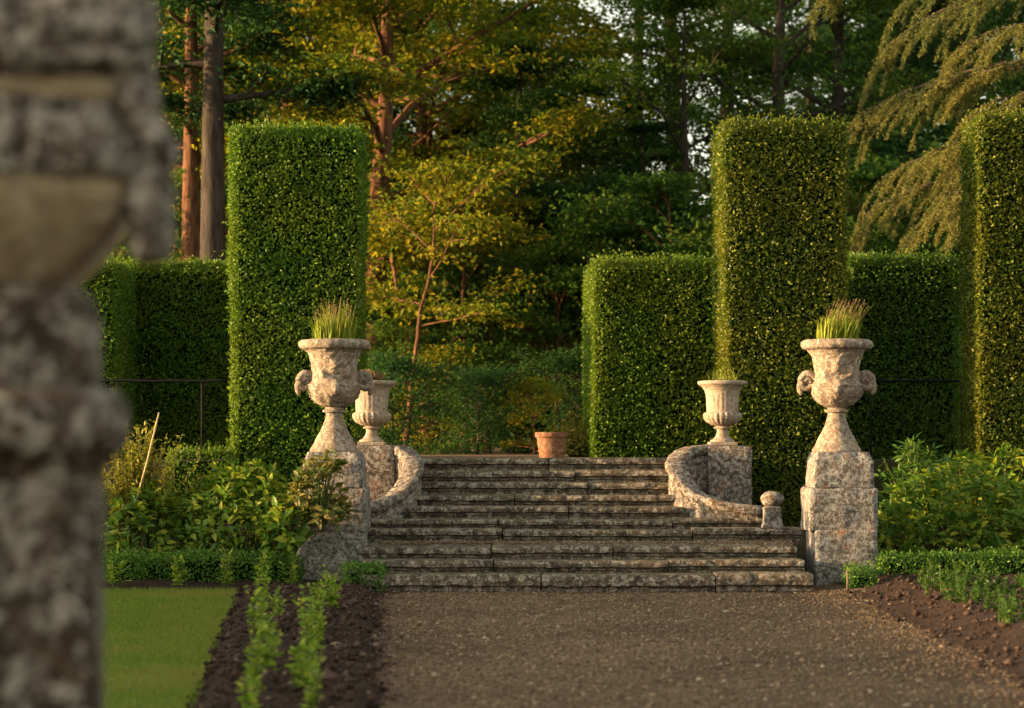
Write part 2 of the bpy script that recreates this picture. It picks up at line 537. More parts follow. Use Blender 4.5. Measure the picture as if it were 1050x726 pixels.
M['white'] = leafmat('white_petal', (0.55, 0.55, 0.5), (0.65, 0.65, 0.6), (0.75, 0.74, 0.7), 0.3, 0.6, 0.2)
M['tagmat'] = simple('plant_tag', [(0.3, (0.55, 0.42, 0.36)), (0.7, (0.65, 0.52, 0.45))], 20, 0.5, 0.0)
M['stakewood'] = simple('stake_wood', [(0.3, (0.09, 0.065, 0.04)), (0.7, (0.16, 0.12, 0.07))], 20)

# ------------------------------------------------------------------ world, sun, camera
SUN_EL, SUN_A = R(7.5), R(5.0)    # sun low on the left, a little behind the camera
w = bpy.data.worlds.new("World")
S.world = w
w.use_nodes = True
nt = w.node_tree
sk = nt.nodes.new('ShaderNodeTexSky')
sk.sky_type = 'NISHITA'
sk.sun_disc = False
sk.sun_elevation = SUN_EL
sk.sun_rotation = R(270.0) - SUN_A
sk.dust_density = 2.0
hsv = nt.nodes.new('ShaderNodeHueSaturation')
hsv.inputs['Saturation'].default_value = 0.35
nt.links.new(sk.outputs[0], hsv.inputs['Color'])
tint = nt.nodes.new('ShaderNodeMix')      # warm tint stands in for white balance of the sky light
tint.data_type = 'RGBA'
tint.blend_type = 'MULTIPLY'
tint.inputs[0].default_value = 1.0
tint.inputs[7].default_value = (1.15, 1.07, 0.87, 1)
nt.links.new(hsv.outputs[0], tint.inputs[6])
nt.links.new(tint.outputs[2], nt.nodes['Background'].inputs[0])
nt.nodes['Background'].inputs[1].default_value = 0.15
sl = bpy.data.lights.new('sun', 'SUN')
sl.energy = 5.0
sl.angle = R(0.6)
sl.color = (1.0, 0.62, 0.28)
so = bpy.data.objects.new('sun', sl)
COL.objects.link(so)
d = Vector((math.cos(SUN_A) * math.cos(SUN_EL), math.sin(SUN_A) * math.cos(SUN_EL), -math.sin(SUN_EL)))
so.rotation_euler = d.to_track_quat('-Z', 'Y').to_euler()
so.location = (-30, -10, 20)
cd = bpy.data.cameras.new('camera')
cam = bpy.data.objects.new('camera', cd)
COL.objects.link(cam)
cam.location = (0, 0, EYE)
cam.rotation_euler = (math.pi / 2, 0, 0)
cd.sensor_width = 36.0
cd.lens = F / 1050.0 * 36.0
cd.shift_y = (HY - 363.0) / 1050.0
cd.clip_end = 2000
cd.dof.use_dof = True
cd.dof.focus_distance = 24.8
cd.dof.aperture_fstop = 1.6
S.camera = cam
S.view_settings.view_transform = 'Standard'
S.view_settings.look = 'None'
S.view_settings.exposure = 1.98
S.view_settings.gamma = 1.0
S.view_settings.use_curve_mapping = False
S.cycles.max_bounces = 6
S.cycles.diffuse_bounces = 3
S.cycles.glossy_bounces = 2
S.cycles.transmission_bounces = 3
S.cycles.use_denoising = True
S.cycles.denoiser = 'OPENIMAGEDENOISE'
S.cycles.sample_clamp_indirect = 4

# ------------------------------------------------------------------ ground
TZ = 1.42           # level of the upper terrace


def ground_h(X, Y):
    side = ((X < -1.96) | (X > 2.93)).astype(float)
    ramp_ = np.clip((Y - 22.9) / 3.2, 0, 1) * 0.5 * side
    up = np.clip((Y - 27.6) / 0.12, 0, 1)
    upc = np.clip((Y - 26.55) / 0.05, 0, 1)
    u = np.where(side > 0, up, upc)
    return ramp_ * (1 - u) + u * (TZ - 0.02) - 0.02


xs = np.concatenate([[-900, -300, -120, -60, -30, -16], np.arange(-10, 10.1, 0.25), [16, 30, 60, 120, 300, 900]])
ys = np.concatenate([[-60, -20, -5], np.arange(0, 22, 1.0), np.arange(22, 30, 0.12), np.arange(30, 60, 2.0), [60, 80, 120, 200, 400, 1200]])
YY, XX = np.meshgrid(ys, xs, indexing='ij')
gz = ground_h(XX.ravel(), YY.ravel())
mb = MB()
mb.add(np.stack([XX.ravel(), YY.ravel(), gz], -1), grid_faces(len(ys), len(xs)), 0, True)
tag(mb.build('ground', M['litter']), kind='structure')

# boundaries on the path: left edge of soil/gravel, right edge, lawn edge


def gravel_left(Y):
    return np.interp(Y, [3, 12.8, 22.6], [-0.55, -0.80, -1.40])


def lawn_right(Y):
    return np.interp(Y, [3, 12.8, 22.8], [-1.10, -1.95, -2.97])


ny = 220
Yg = np.linspace(2.0, 23.4, ny)
u = np.linspace(0, 1, 70)
GX = gravel_left(Yg)[:, None] - 0.12 + (3.85 - gravel_left(Yg) + 0.12)[:, None] * u[None, :]
GY = np.repeat(Yg[:, None], 70, 1)
q = np.stack([GX.ravel(), GY.ravel(), np.zeros(GX.size)], -1)
q[:, 2] = fbm(q * 1.3, 4) * 0.02 + 0.012 + np.clip((q[:, 0] - 3.0) / 0.8, 0, 1) * 0.05 * np.clip((q[:, 1] - 20) / 2, 0, 1)
mb = MB()
mb.add(q, grid_faces(ny, 70), 0, True)
tag(mb.build('gravel_path', M['gravel']), kind='structure')


def octa(mb, C, s, flat=0.6):
    n = len(C)
    base = np.array([[1, 0, 0], [0, 1, 0], [-1, 0, 0], [0, -1, 0], [0, 0, 1], [0, 0, -1]], float)
    a = rng.uniform(0, 2 * np.pi, n)
    V = base[None] * (s[:, None, None] * rng.uniform(0.35, 1.25, (n, 6, 1)))
    V[:, :, 2] *= flat
    x = V[:, :, 0] * np.cos(a)[:, None] - V[:, :, 1] * np.sin(a)[:, None]
    y = V[:, :, 0] * np.sin(a)[:, None] + V[:, :, 1] * np.cos(a)[:, None]
    V = np.stack([x, y, V[:, :, 2]], -1) + C[:, None]
    f = np.array([[0, 1, 4], [1, 2, 4], [2, 3, 4], [3, 0, 4], [1, 0, 5], [2, 1, 5], [3, 2, 5], [0, 3, 5]])
    mb.add(V.reshape(-1, 3), [(f[None] + np.arange(n)[:, None, None] * 6).reshape(-1, 3)], 0, True)


n = 42000
yy = rng.uniform(12.0, 22.6, n)
gl = gravel_left(yy)
xx = gl + (3.65 - gl) * rng.uniform(0, 1, n) + rng.normal(0, 0.06, n)
zz = fbm(np.stack([xx, yy, np.zeros(n)], -1) * 1.3, 4) * 0.02 + 0.016 + np.clip((xx - 3.0) / 0.8, 0, 1) * 0.05 * np.clip((yy - 20) / 2, 0, 1)
mb = MB()
octa(mb, np.stack([xx, yy, zz], -1), rng.gamma(2.4, 0.0034, n) + 0.003)
tag(mb.build('gravel_stones', M['pebble']), 'loose brown pebbles strewn over the gravel path', 'gravel', kind='stuff')

# lawn
mb = MB()
Yl = np.linspace(2.0, 22.78, 90)
ul = np.linspace(0, 1, 26)
lx = lawn_right(Yl)[:, None]
jit = (vnoise(np.stack([Yl * 5, np.zeros(90), np.zeros(90)], -1)) * 0.025)[:, None]
LX = lx + jit - (9.0 + lx) * ul[None, ::-1] ** 1.5
LY = np.repeat(Yl[:, None], 26, 1)
q = np.stack([LX.ravel(), LY.ravel(), np.full(LX.size, 0.02)], -1)
q[:, 2] += fbm(q * 0.9, 3) * 0.015
mb.add(q, grid_faces(90, 26), 0, True)
tag(mb.build('lawn', M['turf']), kind='structure')
n = 60000
yy = rng.uniform(12.3, 22.78, n)
lr = lawn_right(yy) + 0.01
xx = lr - (5.3 + lr) * rng.uniform(0, 1, n) ** 1.1 + rng.normal(0, 0.015, n)
C = np.stack([xx, yy, np.full(n, 0.012)], -1)
A = nrm(np.stack([rng.normal(0, 0.4, n), rng.normal(0, 0.4, n), np.ones(n)], -1))
mb = MB()
diamonds(mb, C, A, rand_dirs(n), rng.uniform(0.03, 0.065, n), 0.007)
tag(mb.build('lawn_grass', M['blade']), 'short mown green grass of the lawn', 'grass', kind='stuff')


# soil beds
def soil_sheet(name, edge_l, edge_r, y0, y1, nx, ny, amp, seed, base=0.03, hump=0.0, right_open=False):
    Y_ = np.linspace(y0, y1, ny)
    u_ = np.linspace(0, 1, nx)
    l, r = edge_l(Y_)[:, None], edge_r(Y_)[:, None]
    X_ = l + (r - l) * u_[None, :] + (vnoise(np.stack([Y_ * 3.1, np.full(ny, seed), np.zeros(ny)], -1)) * 0.05)[:, None]
    G = np.repeat(Y_[:, None], nx, 1)
    q_ = np.stack([X_.ravel(), G.ravel(), np.zeros(X_.size)], -1)
    fall = np.clip(np.minimum(u_, 1 if right_open else (1 - u_)) / 0.12, 0, 1)
    fall = np.tile(fall, ny)
    h = (fbm(q_ * 3.4 + seed, 6, 0.65) * amp + amp * 0.7 + hump) * fall
    h *= np.clip((q_[:, 1] - y0 + .02) / .25, 0.1, 1)
    h += np.clip((q_[:, 1] - 22.9) / 3.2, 0, 1) * 0.5
    q_[:, 2] = base * fall - 0.012 * (1 - fall) + h
    m_ = MB()
    m_.add(q_, grid_faces(ny, nx), 0, True)
    return tag(m_.build(name, M['soil']), kind='structure'), q_


_, ql = soil_sheet('planting_bed', lambda y: np.where(y > 22.72, -8.0, lawn_right(y) + 0.02), lambda y: np.where(y > 22.75, -1.75, gravel_left(y) + 0.02), 2.0, 22.72, 60, 300, 0.075, 3.0)
_, qb = soil_sheet('border_soil', lambda y: y * 0 - 8.0, lambda y: y * 0 - 1.62, 22.73, 27.55, 90, 60, 0.05, 9.0)
_, qr = soil_sheet('right_bed_soil', lambda y: np.interp(y, [2, 14, 22.6, 27.6], [3.35, 3.35, 3.42, 3.9]) + 0.0, lambda y: y * 0 + 9.0, 2.0, 27.55, 120, 300, 0.085, 15.0, 0.03, 0.07, True)


def clods(name, qs, n, label, lim):
    i = rng.integers(0, len(qs), n)
    C_ = qs[i] + np.stack([rng.normal(0, 0.06, n), rng.normal(0, 0.06, n), rng.uniform(0.0, 0.02, n)], -1)
    C_ = C_[(C_[:, 1] > 12) & (C_[:, 1] < 23.2) & (C_[:, 0] > lim[0]) & (C_[:, 0] < lim[1])]
    m_ = MB()
    octa(m_, C_, rng.gamma(1.5, 0.0095, len(C_)) + 0.004, 0.65)
    tag(m_.build(name, M['clod']), label, 'soil', kind='stuff')


clods('soil_clods', ql, 14000, 'crumbly dark clods on the seedling bed beside the lawn', (-6, 0))
clods('soil_clods', qr, 26000, 'crumbly dark clods along the right edge of the gravel', (2.5, 5.2))

# ------------------------------------------------------------------ steps
PROF_X = [(0.056, 0.0), (0.058, .30), (0.040, .38), (0.036, .46), (0.052, .49), (0.050, .53), (0.006, .60), (0.0, .80), (0.008, .94), (0.030, 1.0)]


def step_profile(h, depth):
    pr = []
    for (y, t) in PROF_X:
        pr.append((y, h * t))
    pr.append((depth, h))
    pr.append((depth, 0.0))
    return pr


BL, BR = np.array([PX(385, 26.2), 26.2]), np.array([PX(741, 26.2), 26.2])
FL, FR = np.array([PX(352, 24.85), 24.85]), np.array([PX(781, 24.85), 24.85])


def volute(t, side):
    B, Fp = (BL, FL) if side < 0 else (BR, FR)
    a = 0.64 if side < 0 else 0.78
    s = t / math.pi
    p = B[None] + (Fp - B)[None] * s[:, None]
    mid = (B[1] + Fp[1]) / 2
    hy = (B[1] - Fp[1]) / 2
    x = p[:, 0] + (-side) * a * np.sin(t) ** 0.85 if side < 0 else p[:, 0] - a * np.sin(t) ** 0.85
    y = mid + hy * np.cos(t)
    return x, y


def vol_z(t):
    return np.interp(t / math.pi, [0, .2, .5, .7, .85, 1.0], [1.60, 1.57, 1.34, 1.05, 0.92, 0.87])


tt = np.linspace(0, math.pi, 200)
VXL, VYL = volute(tt, -1)
VXR, VYR = volute(tt, 1)

noses = [(22.50, 0.197), (22.86, 0.333), (23.22, 0.475)]
upper = [(24.30, 0.616), (24.65, 0.725), (25.00, 0.855), (25.35, 0.985), (25.70, 1.122), (26.05, 1.272), (26.40, TZ)]
st = thing('stone_steps', 'broad flight of worn lichened stone steps rising from the gravel to the terrace', 'steps', (0.8, 22.5, 0))
off = np.array([0.8, 22.5, 0])
prev = -0.06
allsteps = noses + upper
for k, (Yn, zt) in enumerate(allsteps):
    nxt = allsteps[k + 1][0] if k + 1 < len(allsteps) else Yn + 0.5
    depth = (nxt - Yn) + 0.14
    if k < 3:
        xl, xr = PX(368, Yn), PX(835, 22.5) - 0.04 * k
    elif k == 3:
        xl, xr = PX(366, Yn), PX(824, Yn)
    else:
        sel = (VYR > min(Yn, 26.1) - .02) & (VYR < Yn + .45)
        xr = VXR[sel].min() + 0.02
        sel = (VYL > min(Yn, 26.1) - .02) & (VYL < Yn + .45)
        xl = VXL[sel].max() - 0.02
        if k == 4:
            xl, xr = FL[0] - .08, FR[0] + .10
        if k >= 8:
            xl, xr = BL[0] + 0.28, BR[0] - 0.28
    h = zt - prev + 0.03
    mb = MB()
    x = xl
    b = 0
    while x < xr - 0.05:
        ln = rng.uniform(1.1, 2.3)
        x2 = x + ln
        if xr - x2 < 0.6:
            x2 = xr
        dz, dy = rng.normal(0, 0.007), rng.normal(0, 0.012)
        prof = np.array(step_profile(h, depth)) + np.array([Yn + dy - off[1], prev - 0.03 + dz])
        if dz > 0.0 and k == 9:
            prof[:, 1] -= dz
        extrude_x(mb, prof, x + 0.007 - off[0], x2 - 0.007 - off[0], 0.045, 0.010, 0.016, seed=k * 13.7 + b * 3.1)
        x = x2
        b += 1
    mb.build('step', M['steps'], st)
    prev = zt

# grit and moss lying on the landing
n = 5000
C = np.stack([rng.uniform(-1.5, 3.2, n), 24.24 - rng.gamma(1.2, 0.16, n), np.full(n, 0.478)], -1)
C = C[C[:, 1] > 23.3]
mb = MB()
octa(mb, C, rng.gamma(2.5, 0.004, len(C)) + 0.003)
tag(mb.build('landing_grit', M['pebble']), 'grit washed onto the landing of the steps', 'grit', kind='stuff')

# fallen leaves in the corners of the steps and on the path
mb = MB()
for (Yn, zt), (Y2, _) in zip(allsteps[:-1], allsteps[1:]):
    k = 26 if Yn != 23.22 else 60
    C = np.stack([rng.uniform(-1.2, 2.9 if Yn < 24 else 2.0, k), Y2 + .03 - np.abs(rng.normal(0, .05 if Yn != 23.22 else .25, k)), np.full(k, zt + .012)], -1)
    C = C[C[:, 1] > Yn + .02]
    broad_leaves(mb, C, rand_dirs(len(C)) * [1, 1, .25], nrm(rand_dirs(len(C)) * .4 + [0, 0, 1]), rng.uniform(.03, .06, len(C)), .025)
k = 220
yy = rng.uniform(12.5, 22.4, k)
edge = np.where(rng.uniform(0, 1, k) < .5, gravel_left(yy) + rng.gamma(1.2, .25, k), 3.5 - rng.gamma(1.2, .3, k))
C = np.stack([edge, yy, np.full(k, .045)], -1)
broad_leaves(mb, C, rand_dirs(k) * [1, 1, .25], nrm(rand_dirs(k) * .4 + [0, 0, 1]), rng.uniform(.03, .06, k), .026)
tag(mb.build('fallen_leaves', M['deadleaf']), 'small brown fallen leaves on the steps and along the path edges', 'leaves', kind='stuff')

# terrace gravel
mb = MB()
gx, gy = np.meshgrid(np.linspace(-1.9, 2.9, 40), np.linspace(26.86, 40, 50))
q = np.stack([gx.ravel(), gy.ravel(), np.full(gx.size, TZ - 0.012)], -1)
q[:, 2] += fbm(q, 3) * 0.006
mb.add(q, grid_faces(50, 40), 0, True)
tag(mb.build('terrace', M['gravel']), kind='structure')


# ------------------------------------------------------------------ curved flank walls
def sweep(mb, t, side, sect, z_of, ztop_rel, seed, noise_amp):
    """sect: list of (offset outwards from the line, height rel. to top or None for the fixed base)"""
    x, y = volute(t, side)
    pts = np.stack([x, y], -1)
    T = nrm(np.gradient(pts, axis=0))
    Nn = np.stack([-T[:, 1], T[:, 0]], -1) * (-1)
    V = []
    zt = z_of(t)
    for i in range(len(t)):
        ring = []
        for (o_, hh) in sect:
            z_ = 0.35 if hh is None else zt[i] + hh
            ring.append([pts[i, 0] + Nn[i, 0] * o_, pts[i, 1] + Nn[i, 1] * o_, z_])
        V.append(ring)
    V = np.array(V).reshape(-1, 3)
    nz = fbm(V * 8 + seed, 4, 0.6) * noise_amp
    nz2 = fbm(V * 8 + seed + 50, 4, 0.6) * noise_amp
    V[:, 0] += nz
    V[:, 1] += nz2
    V[:, 2] += fbm(V * 6 + seed + 90, 3) * noise_amp
    m = len(sect)
    mb.add(V, [grid_faces(len(t), m, True), np.arange(m)[::-1][None, :], (np.arange(m) + (len(t) - 1) * m)[None, :]], 0, True)


for side, lab in ((-1, 'left curved flank wall of the steps with sloping coping, sunlit on its inner side'),
                  (1, 'right curved flank wall of the steps with sloping coping ending at a small ball post')):
    B = BL if side < 0 else BR
    cx, cy = B[0], 25.2
    root = thing('curved_flank_wall', lab, 'wall', (cx, cy, 0.3), 'curved flank walls beside the steps')
    t = np.linspace(0.03, math.pi, 70)
    mb = MB()
    wl = [(-.085, None), (-.085, -.5), (-.085, -.09), (.085, -.09), (.085, -.5), (.085, None)]
    sweep(mb, t, side, wl, vol_z, 0, 5.0 * side, 0.018)
    mb.v = [v - np.array([cx, cy, 0.3]) for v in mb.v]
    mb.build('wall_body', M['volute'], root)
    mb = MB()
    cp = [(-.118, -.115), (-.128, -.055), (-.112, -.012), (-.07, 0.0), (.07, 0.0), (.112, -.012), (.128, -.055), (.118, -.115)]
    sweep(mb, t, side, cp, vol_z, 0, 7.0 * side, 0.022)
    mb.v = [v - np.array([cx, cy, 0.3]) for v in mb.v]
    mb.build('coping', M['volute'], root)
    # pier under the small urn
    mb = MB()
    hw = 0.275
    pc = (PX(747, 26.2) if side > 0 else PX(383, 26.2)) - cx
    rough_box(mb, pc - hw, pc + hw, 26.0 - cy, 26.5 - cy, 0.15, 1.575 - 0.3, 0.05, 0.02, 0.016, 7, side * 11.0, edge=0.01)
    mb.build('urn_pier', M['volute'], root)

# ------------------------------------------------------------------ pedestals of the big urns
PEDY = 23.25


def pedestal(px, label, flip):
    X = PX(px, PEDY)
    root = thing('stone_pedestal', label, 'pedestal', (X, PEDY + 0.36, 0), 'stone pedestals at the foot of the steps')
    s = PEDY / F
    mb = MB()
    if flip:
        rough_box(mb, -.40, .345, -.36, .36, -0.05, PZ(545, PEDY), .03, .03, .030, 5, 2.0 + flip, edge=0.03)
        V = mb.allv()      # the upper left corner has broken away
        cut = np.clip((-.18 - V[:, 0]) / .22, 0, 1) * np.clip((V[:, 2] - .30) / .3, 0, 1)
        V[:, 2] -= cut * .20
        mb.v = [V]
    else:
        rough_box(mb, -.325, .365, -.385, .36, -0.05, PZ(543, PEDY), .03, .012, .016, 5, 2.0 + flip, edge=0.022)
    mb.build('plinth_block', M['pedestal'], root)
    mb = MB()
    rough_box(mb, -.385, .372, -.345, .385, PZ(545, PEDY) - .01, PZ(500, PEDY), .03, .012, .018, 5, 8.0 + flip, edge=0.022)
    mb.build('middle_block', M['pedestal'], root)
    mb = MB()
    z0, z1 = PZ(500, PEDY) - .008, PZ(463.5, PEDY)
    square_lathe(mb, [(.335, z0), (.335, z0 + .02), (.325, z1 - .10), (.315, z1 - .085), (.295, z1 - .03), (.285, z1), (.20, z1 + .002)], .022, .022, 6, 14.0 + flip, 24, sub=.02)
    mb.build('top_block', M['pedestal'], root)
    return root


pedestal(866, 'right stone pedestal of three stepped blocks beside the bottom of the steps', 0)
pedestal(341, 'left stone pedestal half hidden by the reddish leafy plant', 20)


# ------------------------------------------------------------------ big urns
def spiral_handle(mb, side):
    """ram's-horn scroll that springs from the shoulder and curls forward"""
    n_ = 46
    th = np.linspace(-0.4, 2 * np.pi * 1.45, n_)
    rr = np.interp(np.linspace(0, 1, n_), [0, 1], [0.105, 0.020])
    cx_, cz_ = 0.325, 0.785
    x = cx_ + rr * np.cos(np.pi - th) * 0.95
    z = cz_ + rr * np.sin(np.pi - th) * 1.1
    y = np.linspace(-0.02, -0.05, n_)
    rad = np.interp(np.linspace(0, 1, n_), [0, .2, 1], [0.042, 0.044, 0.018])
    pts = np.stack([side * x, y, z], -1)
    tube(mb, pts, rad, 10)
    # the outer drop of the horn
    t_ = np.linspace(0, 1, 12)
    pts = np.stack([side * (0.32 + 0.085 * np.sin(t_ * 2.2)), -0.02 + 0 * t_, 0.86 - 0.215 * t_], -1)
    tube(mb, pts, np.interp(t_, [0, .5, 1], [0.040, 0.050, 0.020]), 10)
    # web to the body
    pts = np.stack([side * np.linspace(0.22, 0.34, 6), np.zeros(6), np.array([0.80, .815, .82, .81, .79, .77])], -1)
    tube(mb, pts, np.array([0.07, .065, .06, .055, .05, .04]), 10)
    V = mb.allv()
    k = fbm(V * 26, 3) * 0.008
    mb.v = [V + nrm(V - np.array([side * 0.335, 0, 0.78])) * k[:, None]]


def big_urn(px, base_py, label, rot, grass_label, lean, seed):
    X = PX(px, PEDY)
    zb = PZ(464, PEDY) - 0.004
    root = thing('stone_urn', label, 'urn', (X, PEDY + 0.36, zb), 'large carved urns on the front pedestals', rot)
    # foot and stem
    mb = MB()
    lathe(mb, [(.27, 0), (.275, .03), (.26, .06), (.245, .075), (.215, .14), (.175, .21), (.135, .29), (.11, .36), (.098, .42), (.10, .445),
               (.128, .452), (.132, .475), (.105, .487), (.10, .51)], 48, noise=.010, nscale=11, seed=seed)
    mb.build('foot', M['urn'], root)

    def relief(th, r, z):
        # acanthus leaves round the lower bowl, a mask and swags on the neck
        low = np.clip((z - .50) / .08, 0, 1) * np.clip((.72 - z) / .06, 0, 1)
        up = np.clip((z - .80) / .05, 0, 1) * np.clip((1.08 - z) / .06, 0, 1)
        f = 1 + low * 0.035 * np.cos(th * 10) * np.clip(1.2 - np.abs(z - .6) * 6, 0, 1)
        a = (th + np.pi / 2 + np.pi) % (2 * np.pi) - np.pi
        sw = np.exp(-((np.abs(a) - .55) / .22) ** 2 - ((z - .88 + .12 * np.cos(a * 2.6)) / .05) ** 2)
        mask = np.exp(-(a / .22) ** 2 - ((z - .69) / .075) ** 2)
        nose = np.exp(-(a / .06) ** 2 - ((z - .69) / .05) ** 2)
        flower = np.exp(-((np.abs(a) - .0) / .2) ** 2 - ((z - .95) / .06) ** 2) * (1 + .5 * np.cos(9 * np.arctan2(z - .95, a * .3)))
        return f + .14 * sw * up + .15 * mask + .08 * nose + .17 * flower + .02 * low * np.cos(th * 30 + z * 60)
    mb = MB()
    lathe(mb, [(.10, .505), (.15, .525), (.21, .565), (.262, .625), (.288, .69), (.297, .735), (.305, .742), (.305, .76), (.285, .77), (.268, .80), (.256, .86), (.252, .93),
               (.258, 1.0), (.272, 1.06), (.296, 1.115), (.33, 1.15), (.345, 1.156)], 96, mod=relief, noise=.022, nscale=16, seed=seed + 4, sub=.010)
    bowl = mb.build('bowl', M['urn'], root)
    for s_ in (-1, 1):
        mb = MB()
        spiral_handle(mb, s_)
        mb.build('handle', M['urn'], root)
    mb = MB()

    def rimmod(th, r, z):
        return 1 + 0.012 * np.cos(th * 18) * np.clip((r - .3) / .06, 0, 1)
    lathe(mb, [(.30, 1.150), (.345, 1.150), (.378, 1.165), (.393, 1.19), (.396, 1.215), (.388, 1.24), (.365, 1.258), (.33, 1.262), (.29, 1.25), (.27, 1.22), (.0, 1.19)], 72, mod=rimmod, noise=.012, nscale=10, seed=seed + 8, cap=False)
    mb.build('rim', M['urn'], root)
    # grass standing in it
    g = thing('ornamental_grass', grass_label, 'grass plant', (X, PEDY + 0.36, zb + 1.2), 'tufts of grass in the large urns')
    nb = 110
    a = rng.uniform(0, 2 * np.pi, nb)
    r0 = 0.20 * np.sqrt(rng.uniform(0, 1, nb))
    bx, by = r0 * np.cos(a), r0 * np.sin(a) * .8
    L = rng.uniform(0.26, 0.46, nb)
    tops, mb = [], MB()
    for i in range(nb):
        t_ = np.linspace(0, 1, 5)
        ln = lean + bx[i] * 0.28 + rng.normal(0, 0.09) + (rng.normal(0, .5) if rng.uniform() < .03 else 0)
        p = np.stack([bx[i] + ln * t_ ** 1.6 * L[i], by[i] + rng.normal(0, .06) * t_ * L[i], t_ * L[i]], -1)
        tube(mb, p, np.linspace(.0042, .0022, 5), 3, cap=False)
        if rng.uniform() < .5:
            tops.append((p[-1], p[-1] - p[-2]))
    nl = 420
    a = rng.uniform(0, 2 * np.pi, nl)
    r1 = 0.22 * np.sqrt(rng.uniform(0, 1, nl))
    C_ = np.stack([r1 * np.cos(a), r1 * np.sin(a) * .8, np.zeros(nl)], -1)
    A_ = np.stack([C_[:, 0] * .5 + rng.normal(0, .09, nl) + lean * .5, rng.normal(0, .12, nl), np.ones(nl)], -1)
    diamonds(mb, C_, A_, rand_dirs(nl), rng.uniform(.14, .36, nl), .013)
    mb.build('blades', M['straw'], g)
    mb = MB()
    for (p, dd) in tops:
        dd = dd / np.linalg.norm(dd)
        k = 9
        C_ = p[None] + dd[None] * np.linspace(-.05, .05, k)[:, None]
        diamonds(mb, C_, dd[None] + rand_dirs(k) * .55, rand_dirs(k), .026, .010)
    mb.build('seed_heads', M['seedhead'], g)
    return root


big_urn(340, 468, 'large carved left urn with scroll handles and weathered pink stone, on the left pedestal', R(8),
        'upright yellow green grass with brown tips in the left carved urn', 0.05, 3.0)
big_urn(863, 462, 'large carved right urn with scroll handles and orange lichen, on the right pedestal', R(-6),
        'purple tipped grass leaning right in the right carved urn', 0.32, 23.0)


# ------------------------------------------------------------------ small fluted urns
def small_urn(px, label, seed):
    X = PX(px, 26.2)
    root = thing('fluted_urn', label, 'urn', (X, 26.22, 1.578), 'small fluted urns on the curved flank walls')
    mb = MB()
    rough_box(mb, -.17, .17, -.17, .17, 0, .045, .03, .006, .004, 9, seed)
    lathe(mb, [(.155, .045), (.150, .065), (.115, .085), (.085, .115), (.070, .15), (.066, .185), (.075, .205), (.105, .21), (.108, .225), (.085, .235), (.085, .245)], 40, noise=.004, seed=seed)
    mb.build('foot', M['urn_small'], root)
    mb = MB()

    def gad(th, r, z):
        lo = np.clip((z - .235) / .02, 0, 1) * np.clip((.415 - z) / .015, 0, 1)
        hi = np.clip((z - .42) / .04, 0, 1) * np.clip((.70 - z) / .1, 0, 1)
        return 1 + lo * .065 * (np.abs(np.cos(th * 11)) - .5) + hi * .012 * np.cos(th * 22)
    lathe(mb, [(.08, .24), (.14, .258), (.195, .29), (.225, .33), (.235, .37), (.228, .40), (.205, .415), (.196, .425), (.198, .48), (.200, .55), (.205, .62), (.222, .68), (.252, .725), (.275, .742)],
          132, mod=gad, noise=.004, seed=seed + 3, sub=.009)
    mb.build('bowl', M['urn_small'], root)
    mb = MB()
    lathe(mb, [(.26, .738), (.292, .748), (.308, .765), (.310, .785), (.300, .80), (.272, .803), (.255, .79), (.24, .76), (0, .74)], 64, noise=.006, nscale=14, seed=seed + 6, cap=False)
    mb.build('rim', M['urn_small'], root)
    return X


xl = small_urn(381, 'small left fluted urn holding a pinkish succulent, behind the large carved urn', 1.0)
xr = small_urn(741, 'small right fluted urn with wisps of thin grass, in front of the tall hedge block', 12.0)
g = MB()
n = 220
a = rng.uniform(0, 2 * np.pi, n)
rr = .2 * np.sqrt(rng.uniform(0, 1, n))
cl = np.stack([rr * np.cos(a), rr * np.sin(a), .02 + .10 * (1 - (rr / .2) ** 2) * rng.uniform(.4, 1, n)], -1)
for k in range(7):
    aa = k * .9 + rng.uniform(0, .4, n)
    A_ = np.stack([np.cos(aa), np.sin(aa), np.full(n, .9)], -1)
    diamonds(g, cl, A_, rand_dirs(n), .055, .026)
g.v = [v + np.array([-.05, 0, 0]) for v in g.v]
tag(g.build('succulent', M['sedum'], None, (xl, 26.22, 1.578 + .80)), 'low pinkish green succulent growing in the small left urn', 'plant')
g = MB()
for i in range(45):
    p0 = np.array([rng.uniform(-.16, .16), rng.uniform(-.12, .12), 0])
    L = rng.uniform(.08, .22)
    t_ = np.linspace(0, 1, 5)
    p = p0 + np.stack([t_ ** 1.5 * L * rng.normal(0.05, .3), t_ ** 1.5 * L * rng.normal(0, .3), t_ * L], -1)
    tube(g, p, np.linspace(.0035, .0018, 5), 3, cap=False)
tag(g.build('thin_grass', M['straw'], None, (xr, 26.22, 1.578 + .78)), 'wispy pale grass growing in the small right urn', 'plant')

# ball post
bpx = PX(792, 24.42)
root = thing('ball_post', 'short square stone post with worn ball top ending the right flank wall', 'stone post', (bpx, 24.42, .61))
mb = MB()
square_lathe(mb, [(.118, 0), (.118, .05), (.105, .07), (.10, .22), (.105, .25), (.075, .27)], .02, .012, 9, 4.0, 10)
mb.build('post', M['pedestal'], root)
mb = MB()
th = np.linspace(-1.2, 1.45, 14)
lathe(mb, [(.135 * math.cos(a), .345 + .10 * math.sin(a)) for a in th], 28, noise=.018, nscale=10, seed=5)
mb.build('ball', M['volute'], root)

